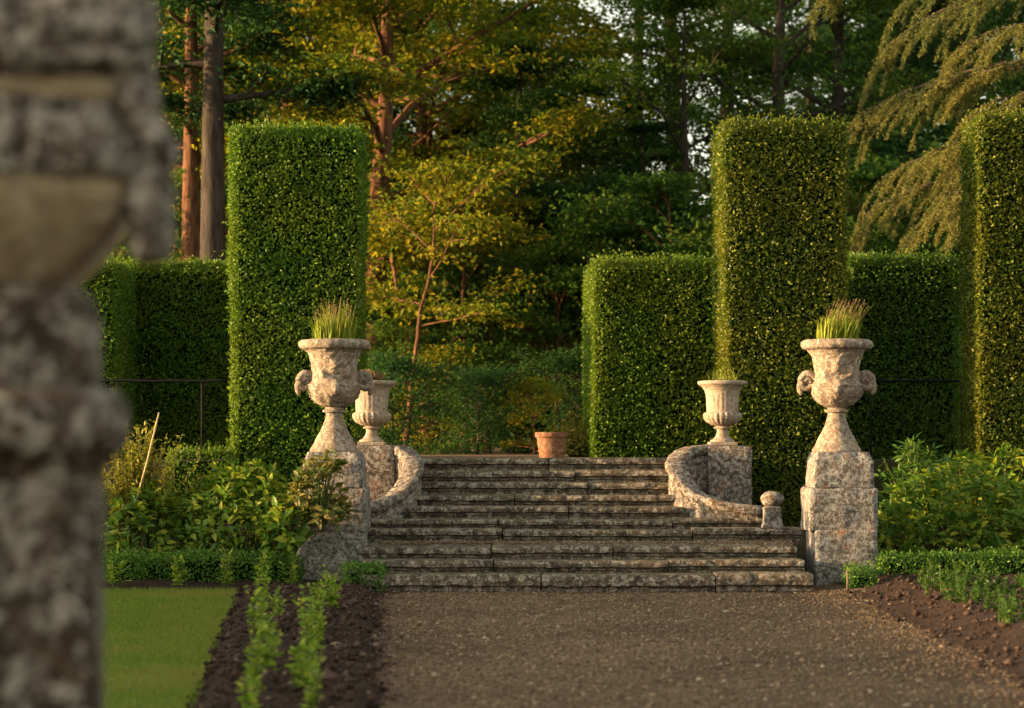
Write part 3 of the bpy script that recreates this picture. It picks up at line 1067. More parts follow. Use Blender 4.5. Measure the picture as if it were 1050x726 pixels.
# terracotta pot on the terrace
tx = PX(565.5, 27.1)
root = thing('terracotta_pot', 'empty orange terracotta pot with a thick rim at the top of the steps', 'pot', (tx, 27.1, TZ - .008))
mb = MB()
lathe(mb, [(.145, 0), (.155, .01), (.163, .08), (.170, .085), (.170, .10), (.166, .105), (.180, .19), (.190, .265)], 44, noise=.002, seed=2)
mb.build('body', M['terracotta'], root)
mb = MB()
lathe(mb, [(.188, .262), (.205, .266), (.212, .285), (.212, .325), (.203, .335), (.185, .335), (.175, .32), (.165, .24), (0, .22)], 44, noise=.002, seed=3, cap=False)
mb.build('rim', M['terracotta'], root)


# ------------------------------------------------------------------ clipped hedges
def hedge(name, label, x0, x1, y0, y1, z0, z1, mat, dens=2300, leaf=(.052, .031), group=None, seed=0.0, rotz=0.0, sprigs=1.9, taper=0.0, amp=.05, cat='hedge', shag=.022):
    cx, cy = (x0 + x1) / 2, (y0 + y1) / 2
    hx, hy, H = (x1 - x0) / 2, (y1 - y0) / 2, z1 - z0
    root = thing(name, label, cat, (cx, cy, z0), group, rotz)
    Cs, Ns = [], []

    def face(nn, mk, nrml, dd):
        k = int(nn * dd)
        a_, b_ = rng.uniform(-1, 1, k), rng.uniform(0, 1, k)
        Cs.append(mk(a_, b_))
        Ns.append(np.tile(np.array([nrml], float), (k, 1)))
    face(2 * hx * H, lambda a_, b_: np.stack([a_ * hx, np.full(len(a_), -hy), b_ * H], -1), (0, -1, 0), dens)
    face(2 * hx * H, lambda a_, b_: np.stack([a_ * hx, np.full(len(a_), hy), b_ * H], -1), (0, 1, 0), dens * .45)
    face(2 * hy * H, lambda a_, b_: np.stack([np.full(len(a_), -hx), a_ * hy, b_ * H], -1), (-1, 0, 0), dens * .9)
    face(2 * hy * H, lambda a_, b_: np.stack([np.full(len(a_), hx), a_ * hy, b_ * H], -1), (1, 0, 0), dens * .9)
    face(4 * hx * hy, lambda a_, b_: np.stack([a_ * hx, (b_ * 2 - 1) * hy, np.full(len(a_), H)], -1), (0, 0, 1), dens * .8)
    C_ = np.concatenate(Cs)
    N_ = np.concatenate(Ns)
    # soft corners, undulating clip, leaf depth
    ins = np.array([hx, hy, H]) - .05
    Cc = C_.copy()
    Cc[:, 2] = np.clip(C_[:, 2], None, H - .05)
    Cc[:, :2] = np.clip(C_[:, :2], -ins[:2], ins[:2])
    out = C_ - Cc
    ln = np.linalg.norm(out, axis=1)
    N2 = np.where((ln > 1e-6)[:, None], nrm(out), N_)
    C_ = Cc + N2 * np.minimum(ln, .05)[:, None]
    und = fbm(C_ * 1.7 + seed, 4, .6) * amp
    dep = -np.abs(rng.normal(0, shag, len(C_))) + rng.exponential(shag * .45, len(C_))
    top = N_[:, 2] > .5
    dep += top * rng.exponential(.02 * sprigs, len(C_))
    C_ = C_ + N2 * (und + dep)[:, None]
    C_[:, 0] *= 1 + taper * (C_[:, 2] / H)
    n_ = len(C_)
    A_ = nrm(N2 * rng.uniform(0.15, 0.9, n_)[:, None] + rand_dirs(n_) * .8 + np.array([0, 0, .10]))
    NN = nrm(N2 + rand_dirs(n_) * .75 + np.array([0, 0, .35]))
    mb_ = MB()
    s_ = rng.uniform(.65, 1.25, n_)
    diamonds(mb_, C_, A_, NN, leaf[0] * s_, leaf[1] * s_)
    # sprigs that escaped the shears
    ns = int(70 * (2 * hx) * sprigs) + int(10 * H * sprigs)
    if ns:
        e = rng.uniform(-1, 1, ns)
        sx = e * hx
        sy = rng.uniform(-1, 1, ns) * hy
        sz = np.full(ns, H)
        edge = rng.uniform(0, 1, ns) < .22
        sx = np.where(edge, np.sign(e) * hx, sx)
        sz = np.where(edge, rng.uniform(.1, 1, ns) * H, sz)
        dirs = nrm(np.stack([np.where(edge, np.sign(e), rng.normal(0, .3, ns)), rng.normal(0, .3, ns), np.where(edge, .4, 1.0)], -1))
        sl_ = rng.gamma(2.0, .022, ns) + .01
        base = np.stack([sx * (1 + taper * sz / H), sy, sz], -1)
        for k in range(5):
            diamonds(mb_, base + dirs * (sl_ * (k + .5) / 5)[:, None], dirs + rand_dirs(ns) * .7, rand_dirs(ns), leaf[0], leaf[1])
    mb_.build('foliage', mat, root)
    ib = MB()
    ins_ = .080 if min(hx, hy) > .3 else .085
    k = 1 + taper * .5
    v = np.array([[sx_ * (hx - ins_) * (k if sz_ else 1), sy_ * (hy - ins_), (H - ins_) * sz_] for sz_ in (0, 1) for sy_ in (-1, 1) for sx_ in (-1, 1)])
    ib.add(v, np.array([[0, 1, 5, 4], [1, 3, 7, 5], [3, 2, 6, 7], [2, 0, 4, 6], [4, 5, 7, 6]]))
    ib.build('shade_core', M['shade_core'], root)  # solid core box, coloured dark for the shaded inside
    return root


def hedge_px(name, label, p0, p1, ytop, Y, thick, z0, mat, **k):
    return hedge(name, label, PX(p0, Y), PX(p1, Y), Y, Y + thick, z0, PZ(ytop, Y), mat, **k)


hedge_px('hedge_block', 'tall narrow clipped hedge block left of the steps, behind the large left urn', 238.5, 365.5, 134, 27.5, 1.1, .35, M['hedge'], seed=1, group='tall clipped hedge blocks', taper=.045)
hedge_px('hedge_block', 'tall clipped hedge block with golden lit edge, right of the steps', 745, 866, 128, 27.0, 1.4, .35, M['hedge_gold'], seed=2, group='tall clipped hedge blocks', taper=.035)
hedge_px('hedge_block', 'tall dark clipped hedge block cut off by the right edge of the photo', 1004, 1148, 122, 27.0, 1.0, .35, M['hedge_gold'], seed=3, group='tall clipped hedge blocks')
hedge_px('clipped_hedge', 'lower clipped hedge between the terracotta pot and the golden edged tall block', 609, 738, 270, 29.3, 3.4, TZ - .03, M['hedge'], seed=4, group='lower clipped hedges on the terrace')
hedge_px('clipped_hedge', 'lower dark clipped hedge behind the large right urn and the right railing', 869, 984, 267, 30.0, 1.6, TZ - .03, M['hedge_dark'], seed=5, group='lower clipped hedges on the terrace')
hedge_px('clipped_hedge', 'lower clipped hedge behind the left railing and left of the tall block', 117.5, 240, 273, 30.6, 1.2, TZ - .03, M['hedge'], seed=6, group='lower clipped hedges on the terrace')
hedge_px('clipped_hedge', 'lower clipped hedge mostly hidden behind the blurred near pier', -40, 117, 271, 29.0, 1.6, TZ - .03, M['hedge'], seed=7, group='lower clipped hedges on the terrace')
hedge_px('low_hedge', 'low clipped hedge under the left railing beside the tall block', 172, 241, 467, 27.3, .5, .4, M['hedge'], seed=8, dens=1800, leaf=(.04, .026))

# low box edging, each piece its own bush
for i, (p0, p1, yt, yb, Y, lab) in enumerate([
        (104, 142, 571, 601, 23.1, 'low clipped box bush nearest the blurred pier behind the lawn'),
        (140, 183, 572, 600, 23.1, 'low clipped box bush second from the blurred pier behind the lawn'),
        (180, 232, 569, 600, 23.1, 'low clipped box bush in the middle of the row behind the lawn'),
        (229, 272, 571, 600, 23.1, 'low clipped box bush behind the right corner of the lawn'),
        (266, 308, 573, 600, 23.05, 'low clipped box bush below the stone pedestal plants'),
        (351, 393, 581, 609, 22.45, 'rounded box bush standing against the left end of the bottom step'),
        (870, 899, 583, 608, 22.5, 'small box bush with a wooden stake at the corner of the right bed'),
        (903, 960, 571, 600, 23.0, 'low clipped box bush in front of the large right shrub, near the pedestal'),
        (958, 1020, 570, 601, 23.0, 'low clipped box bush in front of the large right shrub, second from the pedestal'),
        (1018, 1085, 570, 603, 23.0, 'low clipped box bush cut off by the right edge of the photo')]):
    zb = 0.0
    hedge('box_bush', lab, PX(p0, Y), PX(p1, Y), Y, Y + .42, zb, PZ(yt, Y), M['box'], dens=3000, leaf=(.030, .020), seed=30 + i, sprigs=.6, amp=.05,
          group='clipped box bushes edging the beds', cat='bush', shag=.03)

# stake and tags
mb = MB()
tube(mb, [(0, 0, -.05), (.004, 0, .12), (-.002, 0, .235)], [.016, .015, .013], 6)
tag(mb.build('wooden_stake', M['stakewood'], None, (PX(869, 22.3), 22.3, .03)), 'short wooden stake at the corner of the right bed', 'stake')
for i, (px, py, lab) in enumerate([(1012, 596, 'pale pink plant tag on a stick, left of the two in the right bed'), (1021, 597, 'pale pink plant tag on a stick, right of the two in the right bed')]):
    Y = 21.6
    root = thing('plant_tag', lab, 'tag', (PX(px, Y), Y, .07), 'plant tags in the right bed')
    mb = MB()
    tube(mb, [(0, 0, -.05), (0, 0, .12)], .004, 5)
    mb.build('stick', M['stakewood'], root)
    mb = MB()
    rough_box(mb, -.022, .022, -.0015, .0015, .10, .135, .02, .001, .0005, 5, i)
    mb.build('plate', M['tagmat'], root)

# ------------------------------------------------------------------ railings
for (p0, p1, posts, lab) in ((60, 240, (78, 120, 207), 'thin dark iron railing in front of the left lower hedge'), (868, 992, (893, 986), 'thin dark iron railing in front of the right lower hedge')):
    Y = 28.9
    root = thing('iron_railing', lab, 'railing', (PX(p0, Y), Y, TZ - .02), 'iron railings on the terrace')
    mb = MB()
    zr = PZ(390.5, Y) - TZ + .02
    mb_pts = np.stack([np.linspace(0, PX(p1, Y) - PX(p0, Y), 12), np.zeros(12), np.full(12, zr)], -1)
    mb_pts[:, 2] += rng.normal(0, .004, 12)
    tube(mb, mb_pts, .017, 8)
    mb.build('rail', M['iron'], root)
    for px in posts:
        mb = MB()
        x = PX(px, Y) - PX(p0, Y)
        tube(mb, [(x, 0, -.1), (x, 0, zr * .5), (x, 0, zr)], .013, 8)
        mb.build('post', M['iron'], root)


# ------------------------------------------------------------------ leafy border plants
def mound(root, rx, ry, H, nodes, leaflets, L, W, mat, stems=True, up=.35, name='leaves', lumps=.25, seed=0.0, low=.05, spread=1.0):
    """dome of compound leaves on arching stems"""
    a = rng.uniform(0, 2 * np.pi, nodes)
    u_ = rng.uniform(low, 1, nodes)
    ph = np.arcsin(u_)
    dirs = np.stack([np.cos(a) * np.cos(ph), np.sin(a) * np.cos(ph), np.sin(ph)], -1)
    k = 1 + fbm(dirs * 2.2 + seed, 3) * lumps
    depth = 1 - rng.exponential(.10, nodes)
    C_ = dirs * np.array([rx, ry, H]) * (k * np.clip(depth, .3, 1.1))[:, None]
    outd = nrm(dirs * np.array([1 / rx, 1 / ry, 1 / H]))
    mb_ = MB()
    for j in range(leaflets):
        th_ = (j - (leaflets - 1) / 2) * (2.0 / max(leaflets - 1, 1)) * .55 * spread * 2
        fw = nrm(outd * .5 + np.array([0, 0, up]) + rng.normal(0, .35, (nodes, 3)) - np.array([0, 0, .25]))
        sd_ = nrm(np.cross(fw, np.array([0, 0, 1.0]) + rng.normal(0, .2, (nodes, 3))))
        A_ = nrm(fw * math.cos(th_) + sd_ * math.sin(th_) + rng.normal(0, .22, (nodes, 3)))
        Nn = nrm(np.array([0, 0, .8]) + outd * 1.1 + rng.normal(0, .45, (nodes, 3)))
        s_ = rng.uniform(.65, 1.15, nodes)
        broad_leaves(mb_, C_ + A_ * .02, A_, Nn, L * s_, W * s_, droop=.28)
    mb_.build(name, mat, root)
    if stems:
        sm = MB()
        for i in rng.choice(nodes, min(nodes, 70), replace=False):
            t_ = np.linspace(0, 1, 5)[:, None]
            p0 = np.array([C_[i, 0] * .25, C_[i, 1] * .25, 0])
            pm = (p0 + C_[i]) / 2 + np.array([0, 0, H * .15])
            p = (1 - t_) ** 2 * p0 + 2 * t_ * (1 - t_) * pm + t_ ** 2 * C_[i]
            tube(sm, p, np.linspace(.008, .004, 5), 4, cap=False)
        sm.build('stems', M['stem'], root)


def mound_px(name, label, p0, p1, yt, yb, Y, ry, nodes, leaflets, L, W, mat, cat='shrub', **k):
    zb = PZ(yb, Y)
    root = thing(name, label, cat, ((PX(p0, Y) + PX(p1, Y)) / 2, Y, zb))
    mound(root, (PX(p1, Y) - PX(p0, Y)) / 2, ry, PZ(yt, Y) - zb, nodes, leaflets, L, W, mat, **k)
    return root


mound_px('leafy_shrub', 'broad leafy green peony shrub left of the left pedestal', 166, 322, 480, 590, 24.35, .72, 640, 4, .135, .062, M['peony'], seed=1)
mound_px('leafy_shrub', 'leafy green shrub between the blurred pier and the broad peony shrub', 104, 200, 500, 590, 24.2, .6, 300, 4, .13, .060, M['peony'], seed=5)
mound_px('leafy_shrub', 'large rounded leafy green shrub beside the right pedestal', 898, 1080, 468, 590, 24.4, .80, 800, 4, .135, .062, M['peony'], seed=9, low=.02)
mound_px('leafy_shrub', 'taller green shrub behind the large right shrub and under the right hedge', 896, 985, 450, 545, 25.8, .5, 280, 5, .13, .04, M['lowgreen'], seed=12)
mound_px('leafy_shrub', 'green shrub at the foot of the far right hedge block', 985, 1085, 462, 545, 25.6, .6, 230, 4, .14, .06, M['peony'], seed=14)
mound_px('reddish_shrub', 'tree peony with reddish green leaves hanging in front of the left pedestal', 296, 356, 470, 540, 22.95, .24, 140, 4, .115, .055, M['redleaf'], seed=17, lumps=.4)
mound_px('dark_leafy_plant', 'dark green leafy plant low against the left pedestal', 272, 314, 518, 562, 22.95, .20, 70, 3, .15, .08, M['peony'], seed=18)

# yellow-lit tall plant with a cane
Y = 24.4
root = thing('yellow_shrub', 'tall yellow green feathery shrub near the blurred pier', 'shrub', (PX(140, Y), Y, PZ(560, Y)))
mb, sm = MB(), MB()
for i in range(75):
    bx, by = rng.normal(0, .12), rng.normal(0, .10)
    Hh = rng.uniform(.9, 1.48) * (1 - .25 * abs(bx) / .3)
    t_ = np.linspace(0, 1, 7)
    lx, ly = bx * 1.5 + rng.normal(0, .10), by * 1.2 + rng.normal(0, .1)
    p = np.stack([bx + lx * t_ ** 1.5, by + ly * t_ ** 1.5, t_ * Hh], -1)
    tube(sm, p, np.linspace(.007, .003, 7), 4, cap=False)
    k = 44
    s_ = rng.uniform(.25, 1.0, k)
    C_ = np.stack([np.interp(s_, t_, p[:, j]) for j in range(3)], -1) + rng.normal(0, .02, (k, 3))
    A_ = nrm(rand_dirs(k) + np.array([0, 0, .35]))
    broad_leaves(mb, C_, A_, nrm(rand_dirs(k) * .6 + np.array([0, 0, 1.0])), rng.uniform(.05, .10, k), .028)
mb.build('leaves', M['yellowleaf'], root)
sm.build('stems', M['stem'], root)
mb = MB()
p0, p1 = np.array(P(138, 520, 24.0)), np.array(P(163, 423, 24.0))
tube(mb, [(0, 0, 0), tuple((p1 - p0) * .5 + np.array([.01, 0, 0])), tuple(p1 - p0)], [.012, .011, .009], 7)
tag(mb.build('garden_cane', M['cane'], None, tuple(p0)), 'pale garden cane leaning in the yellow shrub', 'cane')

# small pink roses seen between the two right hedge blocks
root = thing('rose_bush', 'small bush with pink flowers seen in the gap left of the far right hedge block', 'bush', P(985, 470, 31.0))
mound(root, .22, .3, 1.05, 120, 3, .08, .045, M['lowgreen'], stems=True, seed=3)
for i in range(9):
    mb = MB()
    c = np.array([rng.normal(0, .10), -.3 + rng.normal(0, .05), rng.uniform(.55, 1.0)])
    k = 16
    broad_leaves(mb, np.tile(c, (k, 1)), rand_dirs(k), rand_dirs(k), .05, .05)
    mb.build('flower', M['petal'], root)


# ------------------------------------------------------------------ seedlings
def seedling_variant(kind, h, nst, nl, L, W, mat):
    root = thing('seedling', 'young plant', 'seedling')
    mb_, sm_ = MB(), MB()
    for i in range(nst):
        b_ = rng.normal(0, .035, 2)
        hh = h * rng.uniform(.65, 1.1)
        t_ = np.linspace(0, 1, 5)
        p = np.stack([b_[0] + rng.normal(0, .05) * t_, b_[1] + rng.normal(0, .05) * t_, hh * t_], -1)
        tube(sm_, p, np.linspace(.006, .003, 5), 4, cap=False)
        s_ = rng.uniform(.12, 1, nl)
        C_ = np.stack([np.interp(s_, t_, p[:, j]) for j in range(3)], -1)
        a_ = rng.uniform(0, 2 * np.pi, nl)
        A_ = np.stack([np.cos(a_), np.sin(a_), rng.uniform(.2, 1.3, nl)], -1)
        sz = rng.uniform(.6, 1.1, nl) * (1.15 - .5 * s_)
        broad_leaves(mb_, C_, A_, nrm(np.array([0, 0, 1.0]) + rand_dirs(nl) * .5), L * sz, W * sz)
    mb_.build('leaves', mat, root)
    sm_.build('stems', M['stem'], root)
    return root


seedlings = [seedling_variant('a', .42, 4, 22, .085, .055, M['seedling']), seedling_variant('b', .52, 4, 24, .080, .050, M['seedling']),
             seedling_variant('c', .36, 5, 18, .095, .060, M['seedling'])]
lily = seedling_variant('d', .42, 1, 16, .22, .045, M['seedling'])
lowp = seedling_variant('e', .26, 6, 22, .07, .035, M['lowgreen'])
used = set()


def plant(proto, X, Y, Z, rot, sc, label, group):
    if id(proto) not in used:
        used.add(id(proto))
        o = proto
        o.location = (X, Y, Z)
        o.rotation_euler = (0, 0, rot)
        o.scale = (sc, sc, sc)
        o['label'], o['group'] = label, group
        return o
    return dup(proto, (X, Y, Z), rot, sc, label, group)


def ordinal(i, n_):
    return ['nearest the camera', 'second from the camera', 'third from the camera', 'fourth from the camera', 'fifth from the camera', 'sixth from the camera',
            'seventh from the camera', 'eighth from the camera', 'ninth from the camera', 'tenth from the camera'][i] if i < n_ - 1 else 'nearest the box bushes'


# rows follow the drill lines in the bed
for row, (pA, pB, n_, nm) in enumerate([((254, 735), (276, 622), 8, 'left'), ((308, 738), (334, 612), 9, 'right')]):
    for i in range(n_):
        t_ = i / (n_ - 1)
        Ya = EYE * F / (pA[1] - HY + 12)
        Yb = EYE * F / (pB[1] - HY + 12)
        Y = Ya + (Yb - Ya) * t_
        px = pA[0] + (pB[0] - pA[0]) * ((1 / Ya - 1 / Y) / (1 / Ya - 1 / Yb))
        X = PX(px, Y) + rng.normal(0, .05)
        plant(seedlings[(i + row) % 3], X, Y + rng.normal(0, .08), .05, rng.uniform(0, 6.28), rng.uniform(.72, 1.0),
              f'blurred young green plant in the {nm} row of the dark bed, {ordinal(i, n_)}', 'young plants in rows in the seedling bed')
spots = [(118, 598, 'c', 'nearest the blurred pier'), (130, 600, 'l', 'single upright leaf stem'), (186, 598, 's', 'third from the pier'), (228, 600, 'l', 'tall strappy one'), (232, 596, 's', 'behind the lawn corner'),
         (272, 602, 's', 'with lime yellow tips'), (296, 604, 's', 'left of the rounded box bush')]
for i, (px, py, k, nm) in enumerate(spots):
    Y = 22.85 - .05 * (i % 3)
    plant(lily if k == 'l' else seedlings[i % 3], PX(px, Y), Y, .04, rng.uniform(0, 6), rng.uniform(.8, 1.0), f'young green plant in front of the low box bushes, {nm}', 'young plants behind the lawn')
ri = [(948, 603, 'nearest the box bush corner'), (965, 606, 'just below the box bushes'), (985, 612, 'leafy one left of the tags'), (1003, 618, 'under the plant tags'), (1022, 622, 'right of the plant tags'),
      (1040, 630, 'at the right edge of the photo'), (1052, 618, 'half cut off by the photo edge'), (972, 618, 'front one near the dark soil'), (1030, 640, 'front one nearest the camera'), (955, 611, 'beside the corner of the box bush'), (978, 604, 'hard against the middle box bush'), (996, 606, 'hard against the box bush left of the tags'),
      (1012, 611, 'just in front of the tags'), (1034, 612, 'behind the one at the photo edge'), (1046, 606, 'hard against the right box bush'), (1016, 630, 'lower one under the tags'), (1044, 645, 'lowest one at the photo edge'), (1000, 626, 'in the middle of the bed'), (988, 622, 'left of the middle of the bed')]
for i, (px, py, nm) in enumerate(ri):
    Y = EYE * F / (py - HY + 14)
    plant(lowp, PX(px, Y), Y, .10, rng.uniform(0, 6), rng.uniform(.8, 1.25), f'low green plant in the right bed, {nm}', 'low plants in the right bed')
for (px, py, lab) in ((960, 590, 'small white flower among the low plants beside the box bush'), (957, 597, 'small white flower just above the dark soil of the right bed'),
                      (1004, 600, 'small white flower left of the plant tags')):
    p_ = np.array(P(px, py, 22.0))
    root = thing('white_flower', lab, 'flower', (p_[0], p_[1], .08), 'small white flowers in the right bed')
    mb = MB()
    tube(mb, [(0, 0, 0), (.01, 0, (p_[2] - .08) * .5), (0, 0, p_[2] - .08)], .004, 4, cap=False)
    mb.build('stem', M['stem'], root)
    mb = MB()
    aa = np.linspace(0, 2 * np.pi, 10, endpoint=False)
    A_ = np.stack([np.cos(aa), np.sin(aa) * .8 - .3, np.tile([.5, 1.0], 5)], -1)
    broad_leaves(mb, np.tile([[0, 0, p_[2] - .08]], (10, 1)), A_, np.tile([[0, -.5, 1.0]], (10, 1)), .04, .028)
    mb.build('petals', M['white'], root)

# ------------------------------------------------------------------ near pier on the left, out of focus
YP = 5.0
th = R(10.2)
hs = .33
cor = np.array([PX(103, YP), YP])
rot = np.array([[math.cos(th), -math.sin(th)], [math.sin(th), math.cos(th)]])
ctr = cor - rot @ np.array([hs, -hs])
pier = thing('stone_pier', 'tall weathered stone pier with a carved top, close to the camera and out of focus', 'pier', (ctr[0], ctr[1], 0), rotz=th)
s5 = YP / F


def hwx(px):
    return hs + (px - 103) * s5


zc = lambda py: EYE - (py - HY) * s5
mb = MB()
square_lathe(mb, [(hwx(122), -.02), (hwx(122), .25), (hwx(106), .30), (hwx(104), .34), (hwx(103), 1.0), (hwx(103), zc(484)), (hwx(108), zc(476)), (hwx(112), zc(470))], .022, .006, 6, 2, 22)
mb.build('shaft', M['pier'], pier)
mb = MB()
square_lathe(mb, [(hwx(110), zc(473)), (hwx(124), zc(465)), (hwx(130), zc(452)), (hwx(131), zc(435)), (hwx(129), zc(415)), (hwx(120), zc(402)), (hwx(104), zc(398)), (hwx(98), zc(397))], .05, .010, 8, 5, 22)
mb.build('moulding', M['pier'], pier)
mb = MB()
square_lathe(mb, [(hwx(101), zc(399)), (hwx(101), zc(320)), (hwx(94), zc(304)), (hwx(80), zc(293)), (hwx(60), zc(291))], .045, .007, 8, 9, 22)
mb.build('neck_block', M['pier'], pier)
mb = MB()
square_lathe(mb, [(hwx(64), zc(294)), (hwx(72), zc(282)), (hwx(96), zc(255)), (hwx(118), zc(228)), (hwx(129), zc(205)), (hwx(130), zc(192)), (hwx(122), zc(180))], .04, .012, 5, 12, 22)
mb.build('corbel', M['pier_tan'], pier)
mb = MB()
square_lathe(mb, [(hwx(120), zc(190)), (hwx(138), zc(178)), (hwx(142), zc(150)), (hwx(134), zc(120)), (hwx(128), zc(105))], .05, .06, 7, 17, 26, sub=.015)
square_lathe(mb, [(hwx(120), zc(84)), (hwx(150), zc(70)), (hwx(156), zc(35)), (hwx(146), zc(5)), (hwx(138), zc(-25)), (hwx(120), zc(-60)), (.2, zc(-90))], .06, .065, 7, 21, 26, sub=.015)
mb.build('cornice', M['pier_pale'], pier)
mb = MB()
square_lathe(mb, [(hwx(118), zc(108)), (hwx(124), zc(104)), (hwx(124), zc(84)), (hwx(118), zc(80))], .03, .008, 9, 25, 22)
mb.build('plain_band', M['pier_tan'], pier)
mb = MB()
for (px, py, rx_, rz_, ry_) in ((150, 205, .060, .120, .12), (158, 150, .050, .085, .12), (152, 245, .052, .060, .09), (140, 108, .055, .09, .13), (125, 165, .060, .085, .12), (166, 190, .030, .080, .08),
                                (118, 50, .085, .10, .12), (135, 20, .06, .08, .12), (100, 130, .06, .06, .10), (130, 75, .05, .06, .11), (112, 195, .035, .05, .08), (165, 235, .028, .055, .07)):
    thv = np.linspace(-math.pi / 2, math.pi / 2, 18)
    m2 = MB()
    lathe(m2, [(max(math.cos(a), .01), math.sin(a)) for a in thv], 26, sub=.12)
    V = m2.allv() * np.array([rx_, ry_, rz_])
    V = V + nrm(V) * (fbm(V * 22 + px, 4, .65) * .022)[:, None]
    V += np.array([hwx(px), -hs + .04, zc(py)])
    mb.add(V, [f for f, _, _ in m2.f], 0, True)
mb.build('carved_scroll', M['pier_pale'], pier)


# ------------------------------------------------------------------ woodland
def limb_path(p0, dirv, L, n_=7, droop=0.0, wob=.08, lift=0.0):
    p = [np.array(p0, float)]
    dv = np.array(dirv, float)
    for i in range(n_ - 1):
        dv = dv + rng.normal(0, wob, 3) + np.array([0, 0, lift - droop * i / n_])
        dv /= np.linalg.norm(dv)
        p.append(p[-1] + dv * L / (n_ - 1))
    return np.array(p)


def tree_mesh(H, base, Rad, nlimb, leafL, nleaf, bark, leaf, r0, name, label, flat=.32, spread=.55, lean=(0, 0), droop=.05, crown='round', wob=.05, subs=6, bare=0.0):
    root = thing(name, label, 'tree')
    tk, lf = MB(), MB()
    n_ = 12
    p = np.zeros((n_, 3))
    p[:, 2] = np.linspace(-.2, H * .93, n_)
    t_ = np.linspace(0, 1, n_)
    p[:, 0] = lean[0] * t_ ** 1.4 + np.cumsum(rng.normal(0, wob, n_)) * t_ * H / 12
    p[:, 1] = lean[1] * t_ ** 1.4 + np.cumsum(rng.normal(0, wob, n_)) * t_ * H / 12
    rad = r0 * (1 - .86 * t_) * (1 + .5 * np.exp(-t_ * 18))
    # denser rings for bark wobble
    tube(tk, p, rad, 10)
    clumps, wts = [], []
    for i in range(nlimb):
        u_ = (i + rng.uniform(0, 1)) / nlimb
        z = base + (H * .95 - base) * u_
        s = z / (H * .93)
        c0 = np.array([np.interp(s, t_, p[:, j]) for j in range(3)])
        if crown == 'round':
            L = Rad * (math.sin(math.pi * min(1, .18 + .80 * u_)) ** .6) * rng.uniform(.7, 1.1)
        elif crown == 'cone':
            L = Rad * (1.02 - u_) * rng.uniform(.8, 1.1)
        else:
            L = Rad * rng.uniform(.5, 1.0)
        a_ = i * 2.399 + rng.normal(0, .3)
        el = .15 + .75 * u_ * (crown != 'cone')
        dv = np.array([math.cos(a_), math.sin(a_), el])
        dv /= np.linalg.norm(dv)
        lp = limb_path(c0, dv, L, 8, droop, .09)
        rb = max(.02, np.interp(s, t_, rad) * .5)
        tube(tk, lp, np.linspace(rb, .012, 8), 6, cap=False)
        for k in range(subs):
            f_ = rng.uniform(max(.25, bare), 1.0)
            q0 = np.array([np.interp(f_, np.linspace(0, 1, 8), lp[:, j]) for j in range(3)])
            sd_ = nrm((dv + rng.normal(0, .75, 3) * np.array([1, 1, .35]))[None])[0]
            sp = limb_path(q0, sd_, L * rng.uniform(.22, .5), 5, droop * 1.5, .12)
            tube(tk, sp, np.linspace(rb * .4 + .004, .006, 5), 4, cap=False)
            for j in (2, 3, 4):
                clumps.append(sp[j])
                wts.append(1.0)
        clumps.append(lp[-1])
        wts.append(1.0)
    clumps = np.array(clumps)
    per = max(6, nleaf // len(clumps))
    idx = np.repeat(np.arange(len(clumps)), per)
    m = len(idx)
    sg = spread * rng.uniform(.6, 1.2, len(clumps))
    offs = rng.normal(0, 1, (m, 3)) * np.array([1, 1, flat]) * sg[idx][:, None] * .6
    C_ = clumps[idx] + offs
    C_[:, 2] = np.maximum(C_[:, 2], .1)
    A_ = nrm(rand_dirs(m) * np.array([1, 1, .5]) + np.array([0, 0, -.15]))
    N_ = nrm(np.array([0, 0, 1.0]) + rand_dirs(m) * .8)
    s_ = rng.uniform(.6, 1.25, m)
    diamonds(lf, C_, A_, N_, leafL * s_, leafL * .62 * s_)
    tk.build('trunk', bark, root)
    lf.build('crown', leaf, root)
    return root


T = {}
T['oak'] = tree_mesh(15, 3.0, 5.2, 24, .17, 46000, M['redbark'], M['oak'], .34, 'broadleaf_tree', 'x', flat=.30, spread=.75, subs=7)
T['beech'] = tree_mesh(16, 1.6, 5.5, 24, .15, 32000, M['bark'], M['beech'], .32, 'broadleaf_tree', 'x', flat=.16, spread=.85, subs=7, droop=.09)
T['dark'] = tree_mesh(18, 1.2, 5.5, 26, .18, 30000, M['darkbark'], M['darkleaf'], .36, 'broadleaf_tree', 'x', flat=.25, spread=.85, subs=7, droop=.10)
T['dark2'] = tree_mesh(17, .8, 4.6, 28, .16, 30000, M['darkbark'], M['darkleaf'], .32, 'broadleaf_tree', 'x', flat=.20, spread=.8, subs=7, droop=.13, crown='cone')
T['tall'] = tree_mesh(24, 11, 5.0, 16, .17, 7500, M['darkbark'], M['beech'], .40, 'tall_bare_tree', 'x', flat=.3, spread=.7, subs=6, wob=.07)
T['greypine'] = tree_mesh(20, 6.9, 3.6, 24, .15, 30000, M['bark'], M['pine'], .30, 'pine_tree', 'x', flat=.28, spread=.7, subs=7, crown='flat', wob=.02, droop=.08)
T['pine'] = tree_mesh(20, 8.2, 4.2, 20, .16, 26000, M['redbark'], M['pine'], .36, 'pine_tree', 'x', flat=.28, spread=.7, subs=7, crown='flat', wob=.02)
T['under'] = tree_mesh(5.5, .5, 2.6, 16, .13, 9000, M['redbark'], M['beech'], .09, 'understory_tree', 'x', flat=.22, spread=.55, subs=5, wob=.06)
T['under2'] = tree_mesh(5.8, .4, 2.5, 15, .14, 7000, M['darkbark'], M['darkleaf'], .09, 'understory_tree', 'x', flat=.2, spread=.6, subs=5, wob=.06)
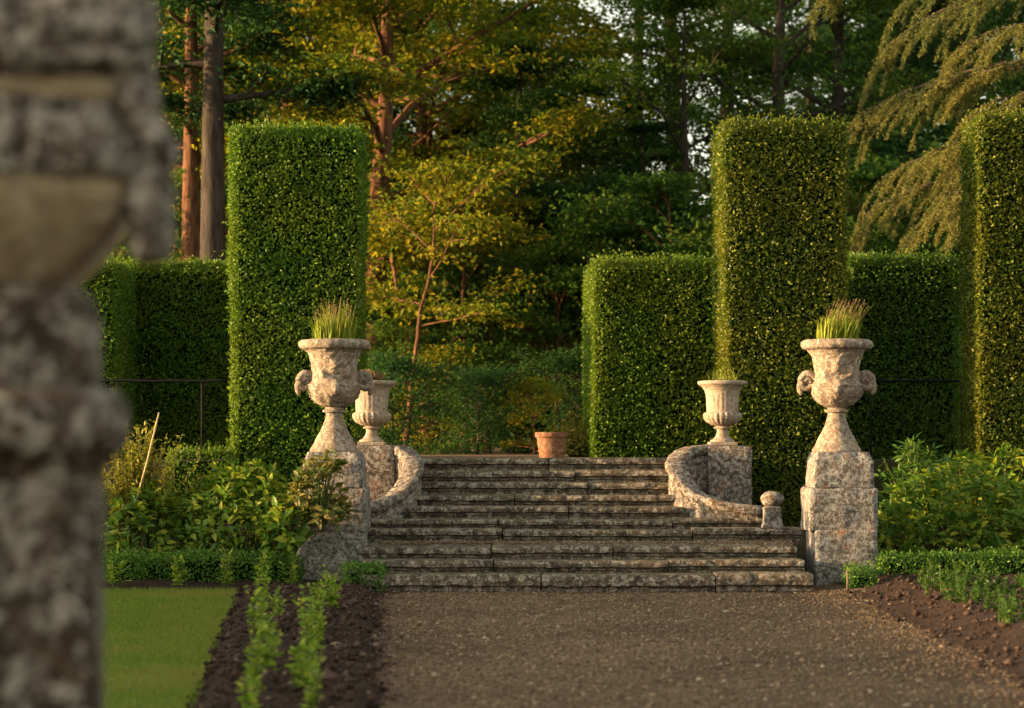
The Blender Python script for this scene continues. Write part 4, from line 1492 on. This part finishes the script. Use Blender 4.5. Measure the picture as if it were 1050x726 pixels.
T['undergold'] = tree_mesh(6.5, 1.8, 2.9, 12, .14, 7000, M['redbark'], M['oak'], .11, 'understory_tree', 'x', flat=.14, spread=.6, subs=5, wob=.09)
T['sunlitbush'] = tree_mesh(3.0, .3, 1.7, 16, .12, 3600, M['redbark'], M['oak'], .05, 'woodland_bush', 'x', flat=.3, spread=.5, subs=5)  # gold leaves stand in for sunlit patches of the undergrowth
T['sunlitbush']['category'] = 'bush'
T['crooked'] = tree_mesh(6.2, 2.6, 2.3, 8, .13, 2600, M['redbark'], M['oak'], .075, 'understory_tree', 'x', flat=.10, spread=.65, subs=5, wob=.20, lean=(1.3, 0))
T['bush'] = tree_mesh(2.6, .2, 1.7, 18, .11, 8000, M['darkbark'], M['darkleaf'], .05, 'woodland_bush', 'x', flat=.5, spread=.5, subs=5)
for t_ in T.values():
    t_['label'] = 'woodland tree'
T['bush']['category'] = 'bush'
seen = set()


def put(kind, px, Y, rot, sc, label, group=None, dz=0.0):
    o = T[kind]
    X = PX(px, Y)
    z = TZ - .03 + dz
    if kind not in seen:
        seen.add(kind)
        o.location, o.rotation_euler, o.scale = (X, Y, z), (0, 0, rot), (sc, sc, sc)
        o['label'] = label
        if group:
            o['group'] = group
        return o
    return dup(o, (X, Y, z), rot, sc, label, group)


GB = 'dense trees of the dark wood behind the garden'
put('greypine', 218, 38.5, .3, .95, 'pine with a thick grey trunk rising just left of the left tall hedge block')
put('pine', 197, 41.5, 2.3, .72, 'thin russet pine trunk directly left of the thick grey pine trunk')
put('pine', 128, 50, 4.3, 1.0, 'dark pine behind the blurred pier at the upper left')
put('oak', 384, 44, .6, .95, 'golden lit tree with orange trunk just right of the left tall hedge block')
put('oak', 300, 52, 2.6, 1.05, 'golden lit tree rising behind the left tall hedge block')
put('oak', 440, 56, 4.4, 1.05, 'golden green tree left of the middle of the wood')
put('crooked', 414, 38, .0, .85, 'small crooked tree with a bent orange stem right of the small left urn')
put('undergold', 476, 43, 3.7, .85, 'small slim tree with a yellow lit trunk in the middle of the wood')
put('beech', 548, 52, .9, .62, 'green layered tree above the terracotta pot')
put('beech', 702, 47, 2.2, .66, 'bright green layered tree just left of the golden edged hedge block')
put('beech', 800, 50, 5.2, .95, 'green layered tree rising behind the golden edged hedge block')
put('tall', 690, 58, .4, .9, 'tall dark trunk against the sky gap, left of the golden edged hedge block')
put('tall', 652, 62, 2.9, .85, 'slender forked dark tree against the pale sky gap')
put('tall', 745, 61, 4.6, .9, 'dark trunk just above the golden edged hedge block')
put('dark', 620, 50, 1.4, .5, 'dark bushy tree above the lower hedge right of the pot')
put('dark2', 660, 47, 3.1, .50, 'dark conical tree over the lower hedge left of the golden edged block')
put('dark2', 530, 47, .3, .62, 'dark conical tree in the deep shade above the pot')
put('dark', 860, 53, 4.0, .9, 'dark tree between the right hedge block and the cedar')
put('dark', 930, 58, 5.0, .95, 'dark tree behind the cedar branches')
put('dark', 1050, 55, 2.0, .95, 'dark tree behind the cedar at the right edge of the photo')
for i, (px, Y, k, sc) in enumerate([(60, 58, 'oak', 1), (170, 66, 'beech', 1.05), (250, 74, 'oak', 1.1), (345, 72, 'beech', 1.1), (470, 78, 'dark', 1.0), (520, 70, 'beech', .9), (560, 84, 'dark', .75), (640, 78, 'dark2', .5),
                                    (712, 84, 'dark', .5), (760, 76, 'dark2', .75), (830, 72, 'dark', 1.0), (900, 80, 'beech', 1.1), (980, 78, 'dark', 1.1), (1060, 84, 'dark', 1.15), (400, 92, 'dark', 1.2), (300, 96, 'oak', 1.2),
                                    (200, 95, 'dark', 1.2), (100, 90, 'dark', 1.2), (0, 88, 'dark', 1.2), (500, 100, 'dark', 1.0), (600, 104, 'beech', .62), (700, 104, 'dark', .6), (800, 100, 'dark', 1.1), (900, 104, 'dark', 1.3), (1000, 104, 'dark', 1.3)]):
    put(k, px, Y, i * 1.7, sc, 'leafy woodland tree far back among many others behind the garden', GB)
for i, (px, Y, k, sc) in enumerate([(403, 36.3, 'bush', .62), (440, 39, 'sunlitbush', .62), (490, 37.5, 'bush', .55), (548, 37, 'sunlitbush', .42), (600, 40, 'bush', .7), (420, 42, 'under', .62), (455, 47, 'under2', .9), (500, 44, 'under', .78),
                                    (535, 48, 'under2', .95), (570, 43, 'under', .8), (400, 50, 'under2', 1.1), (615, 44, 'under', .9), (645, 46, 'under2', 1.0), (690, 43, 'under', 1.05), (340, 46, 'under', 1.2), (180, 46, 'under', 1.1), (100, 43, 'under', 1.1),
                                    (880, 43, 'under', 1.1), (940, 47, 'under2', 1.2), (1010, 44, 'under', 1.2), (370, 56, 'under2', 1.5), (430, 60, 'under', 1.6), (490, 58, 'under2', 1.5), (550, 60, 'under', 1.6), (610, 58, 'under2', 1.5)]):
    put(k, px, Y, i * 2.1, sc, 'shaded green undergrowth bush at the edge of the wood', 'undergrowth bushes at the foot of the wood')

# golden bush by the pot
mound_px('golden_bush', 'golden yellow bush between the terracotta pot and the lower hedge', 568, 612, 428, 470, 30.6, .5, 420, 3, .07, .03, M['goldbush'], cat='bush', seed=4, lumps=.5)

# a far mass of woodland closing the view
mb = MB()
n = 60000
a = rng.uniform(-.55, .55, n)
Yf = rng.uniform(118, 140, n)
X = Yf * a
skyl = 15.5 + 5.5 * vnoise(np.stack([X * .09, Yf * .05, np.zeros(n)], -1)) - 10.5 * np.exp(-((a - .06) / .055) ** 2)
z = TZ + skyl * rng.uniform(0, 1, n) ** .85
diamonds(mb, np.stack([X, Yf, z], -1), rand_dirs(n), nrm(np.array([0, -.4, 1.0]) + rand_dirs(n) * .8), rng.uniform(.5, 1.1, n), .55)
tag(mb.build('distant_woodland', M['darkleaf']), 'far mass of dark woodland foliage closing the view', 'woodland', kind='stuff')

# cedar on the right
Yc = 35.5
cx, cz = PX(1085, Yc), TZ - .03
root = thing('cedar_tree', 'cedar with drooping golden green branch sprays at the upper right', 'tree', (cx, Yc, cz))
tk, nd = MB(), MB()
tz = np.linspace(-.2, 19, 14)
tube(tk, np.stack([np.sin(tz * .3) * .1, np.cos(tz * .2) * .1, tz], -1), np.linspace(.55, .16, 14), 12)
NC, NA = [], []


def spray(p0, dv, L, drp, fan):
    """a flat plate of drooping shoots along one branch"""
    n_ = 12
    bp_ = limb_path(p0, dv, L, n_, drp, .03)
    tube(tk, bp_, np.linspace(.034, .008, n_), 6, cap=False)
    m = int(L * 3.6)
    for k in range(m):
        f_ = .12 + .88 * (k + rng.uniform(0, 1)) / m
        q0 = np.array([np.interp(f_, np.linspace(0, 1, n_), bp_[:, j]) for j in range(3)])
        tan = bp_[min(n_ - 1, int(f_ * (n_ - 1)) + 1)] - bp_[int(f_ * (n_ - 1)) if f_ < 1 else n_ - 2]
        if np.linalg.norm(tan) < 1e-6:
            tan = bp_[-1] - bp_[-2]
        tan = tan / np.linalg.norm(tan)
        sgn = 1 if k % 2 else -1
        sidev = np.cross(tan, [0, 0, 1.0])
        sidev /= np.linalg.norm(sidev) + 1e-9
        dd = tan * .9 + sidev * sgn * fan * rng.uniform(.1, .75) + np.array([0, 0, -.25])
        dd /= np.linalg.norm(dd)
        sl_ = rng.uniform(.8, 1.75) * (1.15 - .25 * f_)
        sp = limb_path(q0, dd, sl_, 7, .55, .03)
        tube(tk, sp, np.linspace(.010, .003, 7), 4, cap=False)
        nt_ = int(sl_ * 260)
        s_ = rng.uniform(.02, 1, nt_)
        C_ = np.stack([np.interp(s_, np.linspace(0, 1, 7), sp[:, j]) for j in range(3)], -1)
        dt = sp[-1] - sp[0]
        dt = dt / np.linalg.norm(dt)
        NC.append(C_ + rng.normal(0, .030, (nt_, 3)) * (1.25 - s_[:, None]))
        NA.append(dt[None] * .7 + rand_dirs(nt_) * .8 + np.array([0, 0, .05]))
        # short side shoots
        for j in range(3):
            g_ = rng.uniform(.1, .9)
            r0_ = np.array([np.interp(g_, np.linspace(0, 1, 7), sp[:, jj]) for jj in range(3)])
            e = nrm((dt * .9 + rng.normal(0, .35, 3) + np.array([0, 0, -.45]))[None])[0]
            l2 = rng.uniform(.12, .30)
            n2 = int(l2 * 230)
            C2 = r0_[None] + e[None] * (rng.uniform(0, 1, n2) * l2)[:, None]
            NC.append(C2 + rng.normal(0, .018, (n2, 3)))
            NA.append(e[None] * .7 + rand_dirs(n2) * .8)


tips = [(905, 60, 2.2), (925, 128, 1.2), (885, 150, 2.6), (955, 178, .6), (900, 212, 1.6), (948, 240, .4), (985, 55, .2), (925, 14, .8), (1000, 120, -.6), (1000, 15, -.8), (968, 215, -.6), (1015, 205, -1.0), (845, 12, 2.6), (1030, 60, -1.4), (880, 262, 3.4)]
for (px, py, dy) in tips:
    tip = np.array(P(px, py, Yc + dy)) - np.array([cx, Yc, cz])
    L0 = math.hypot(tip[0], tip[1])
    start = np.array([0, 0, tip[2] + L0 * .30])
    v = tip - start
    v[2] += L0 * .32
    L = np.linalg.norm(v) * 1.02
    spray(start, v / np.linalg.norm(v), L, .11, .75)
for i in range(10):
    a_ = rng.uniform(-1.2, 1.5)
    zz_ = rng.uniform(2.5, 16)
    L = rng.uniform(2.5, 4.5) * (1.1 - zz_ / 24)
    spray(np.array([0, 0, zz_]), nrm(np.array([[math.cos(a_), math.sin(a_), .15]]))[0], L, .12, .8)
NC, NA = np.concatenate(NC), np.concatenate(NA)
diamonds(nd, NC, NA, rand_dirs(len(NC)), rng.uniform(.045, .075, len(NC)), .018)
tk.build('trunk', M['darkbark'], root)
nd.build('needles', M['cedar'], root)

# unseen hedge added on the sunny side to throw evening shade over the gravel
hedge('shade_hedge', 'added hedge outside the picture that shades the gravel, left of the lawn', -16.2, -15.0, -6, 30, -.02, 2.35, M['hedge'], dens=260, leaf=(.12, .08), seed=50)
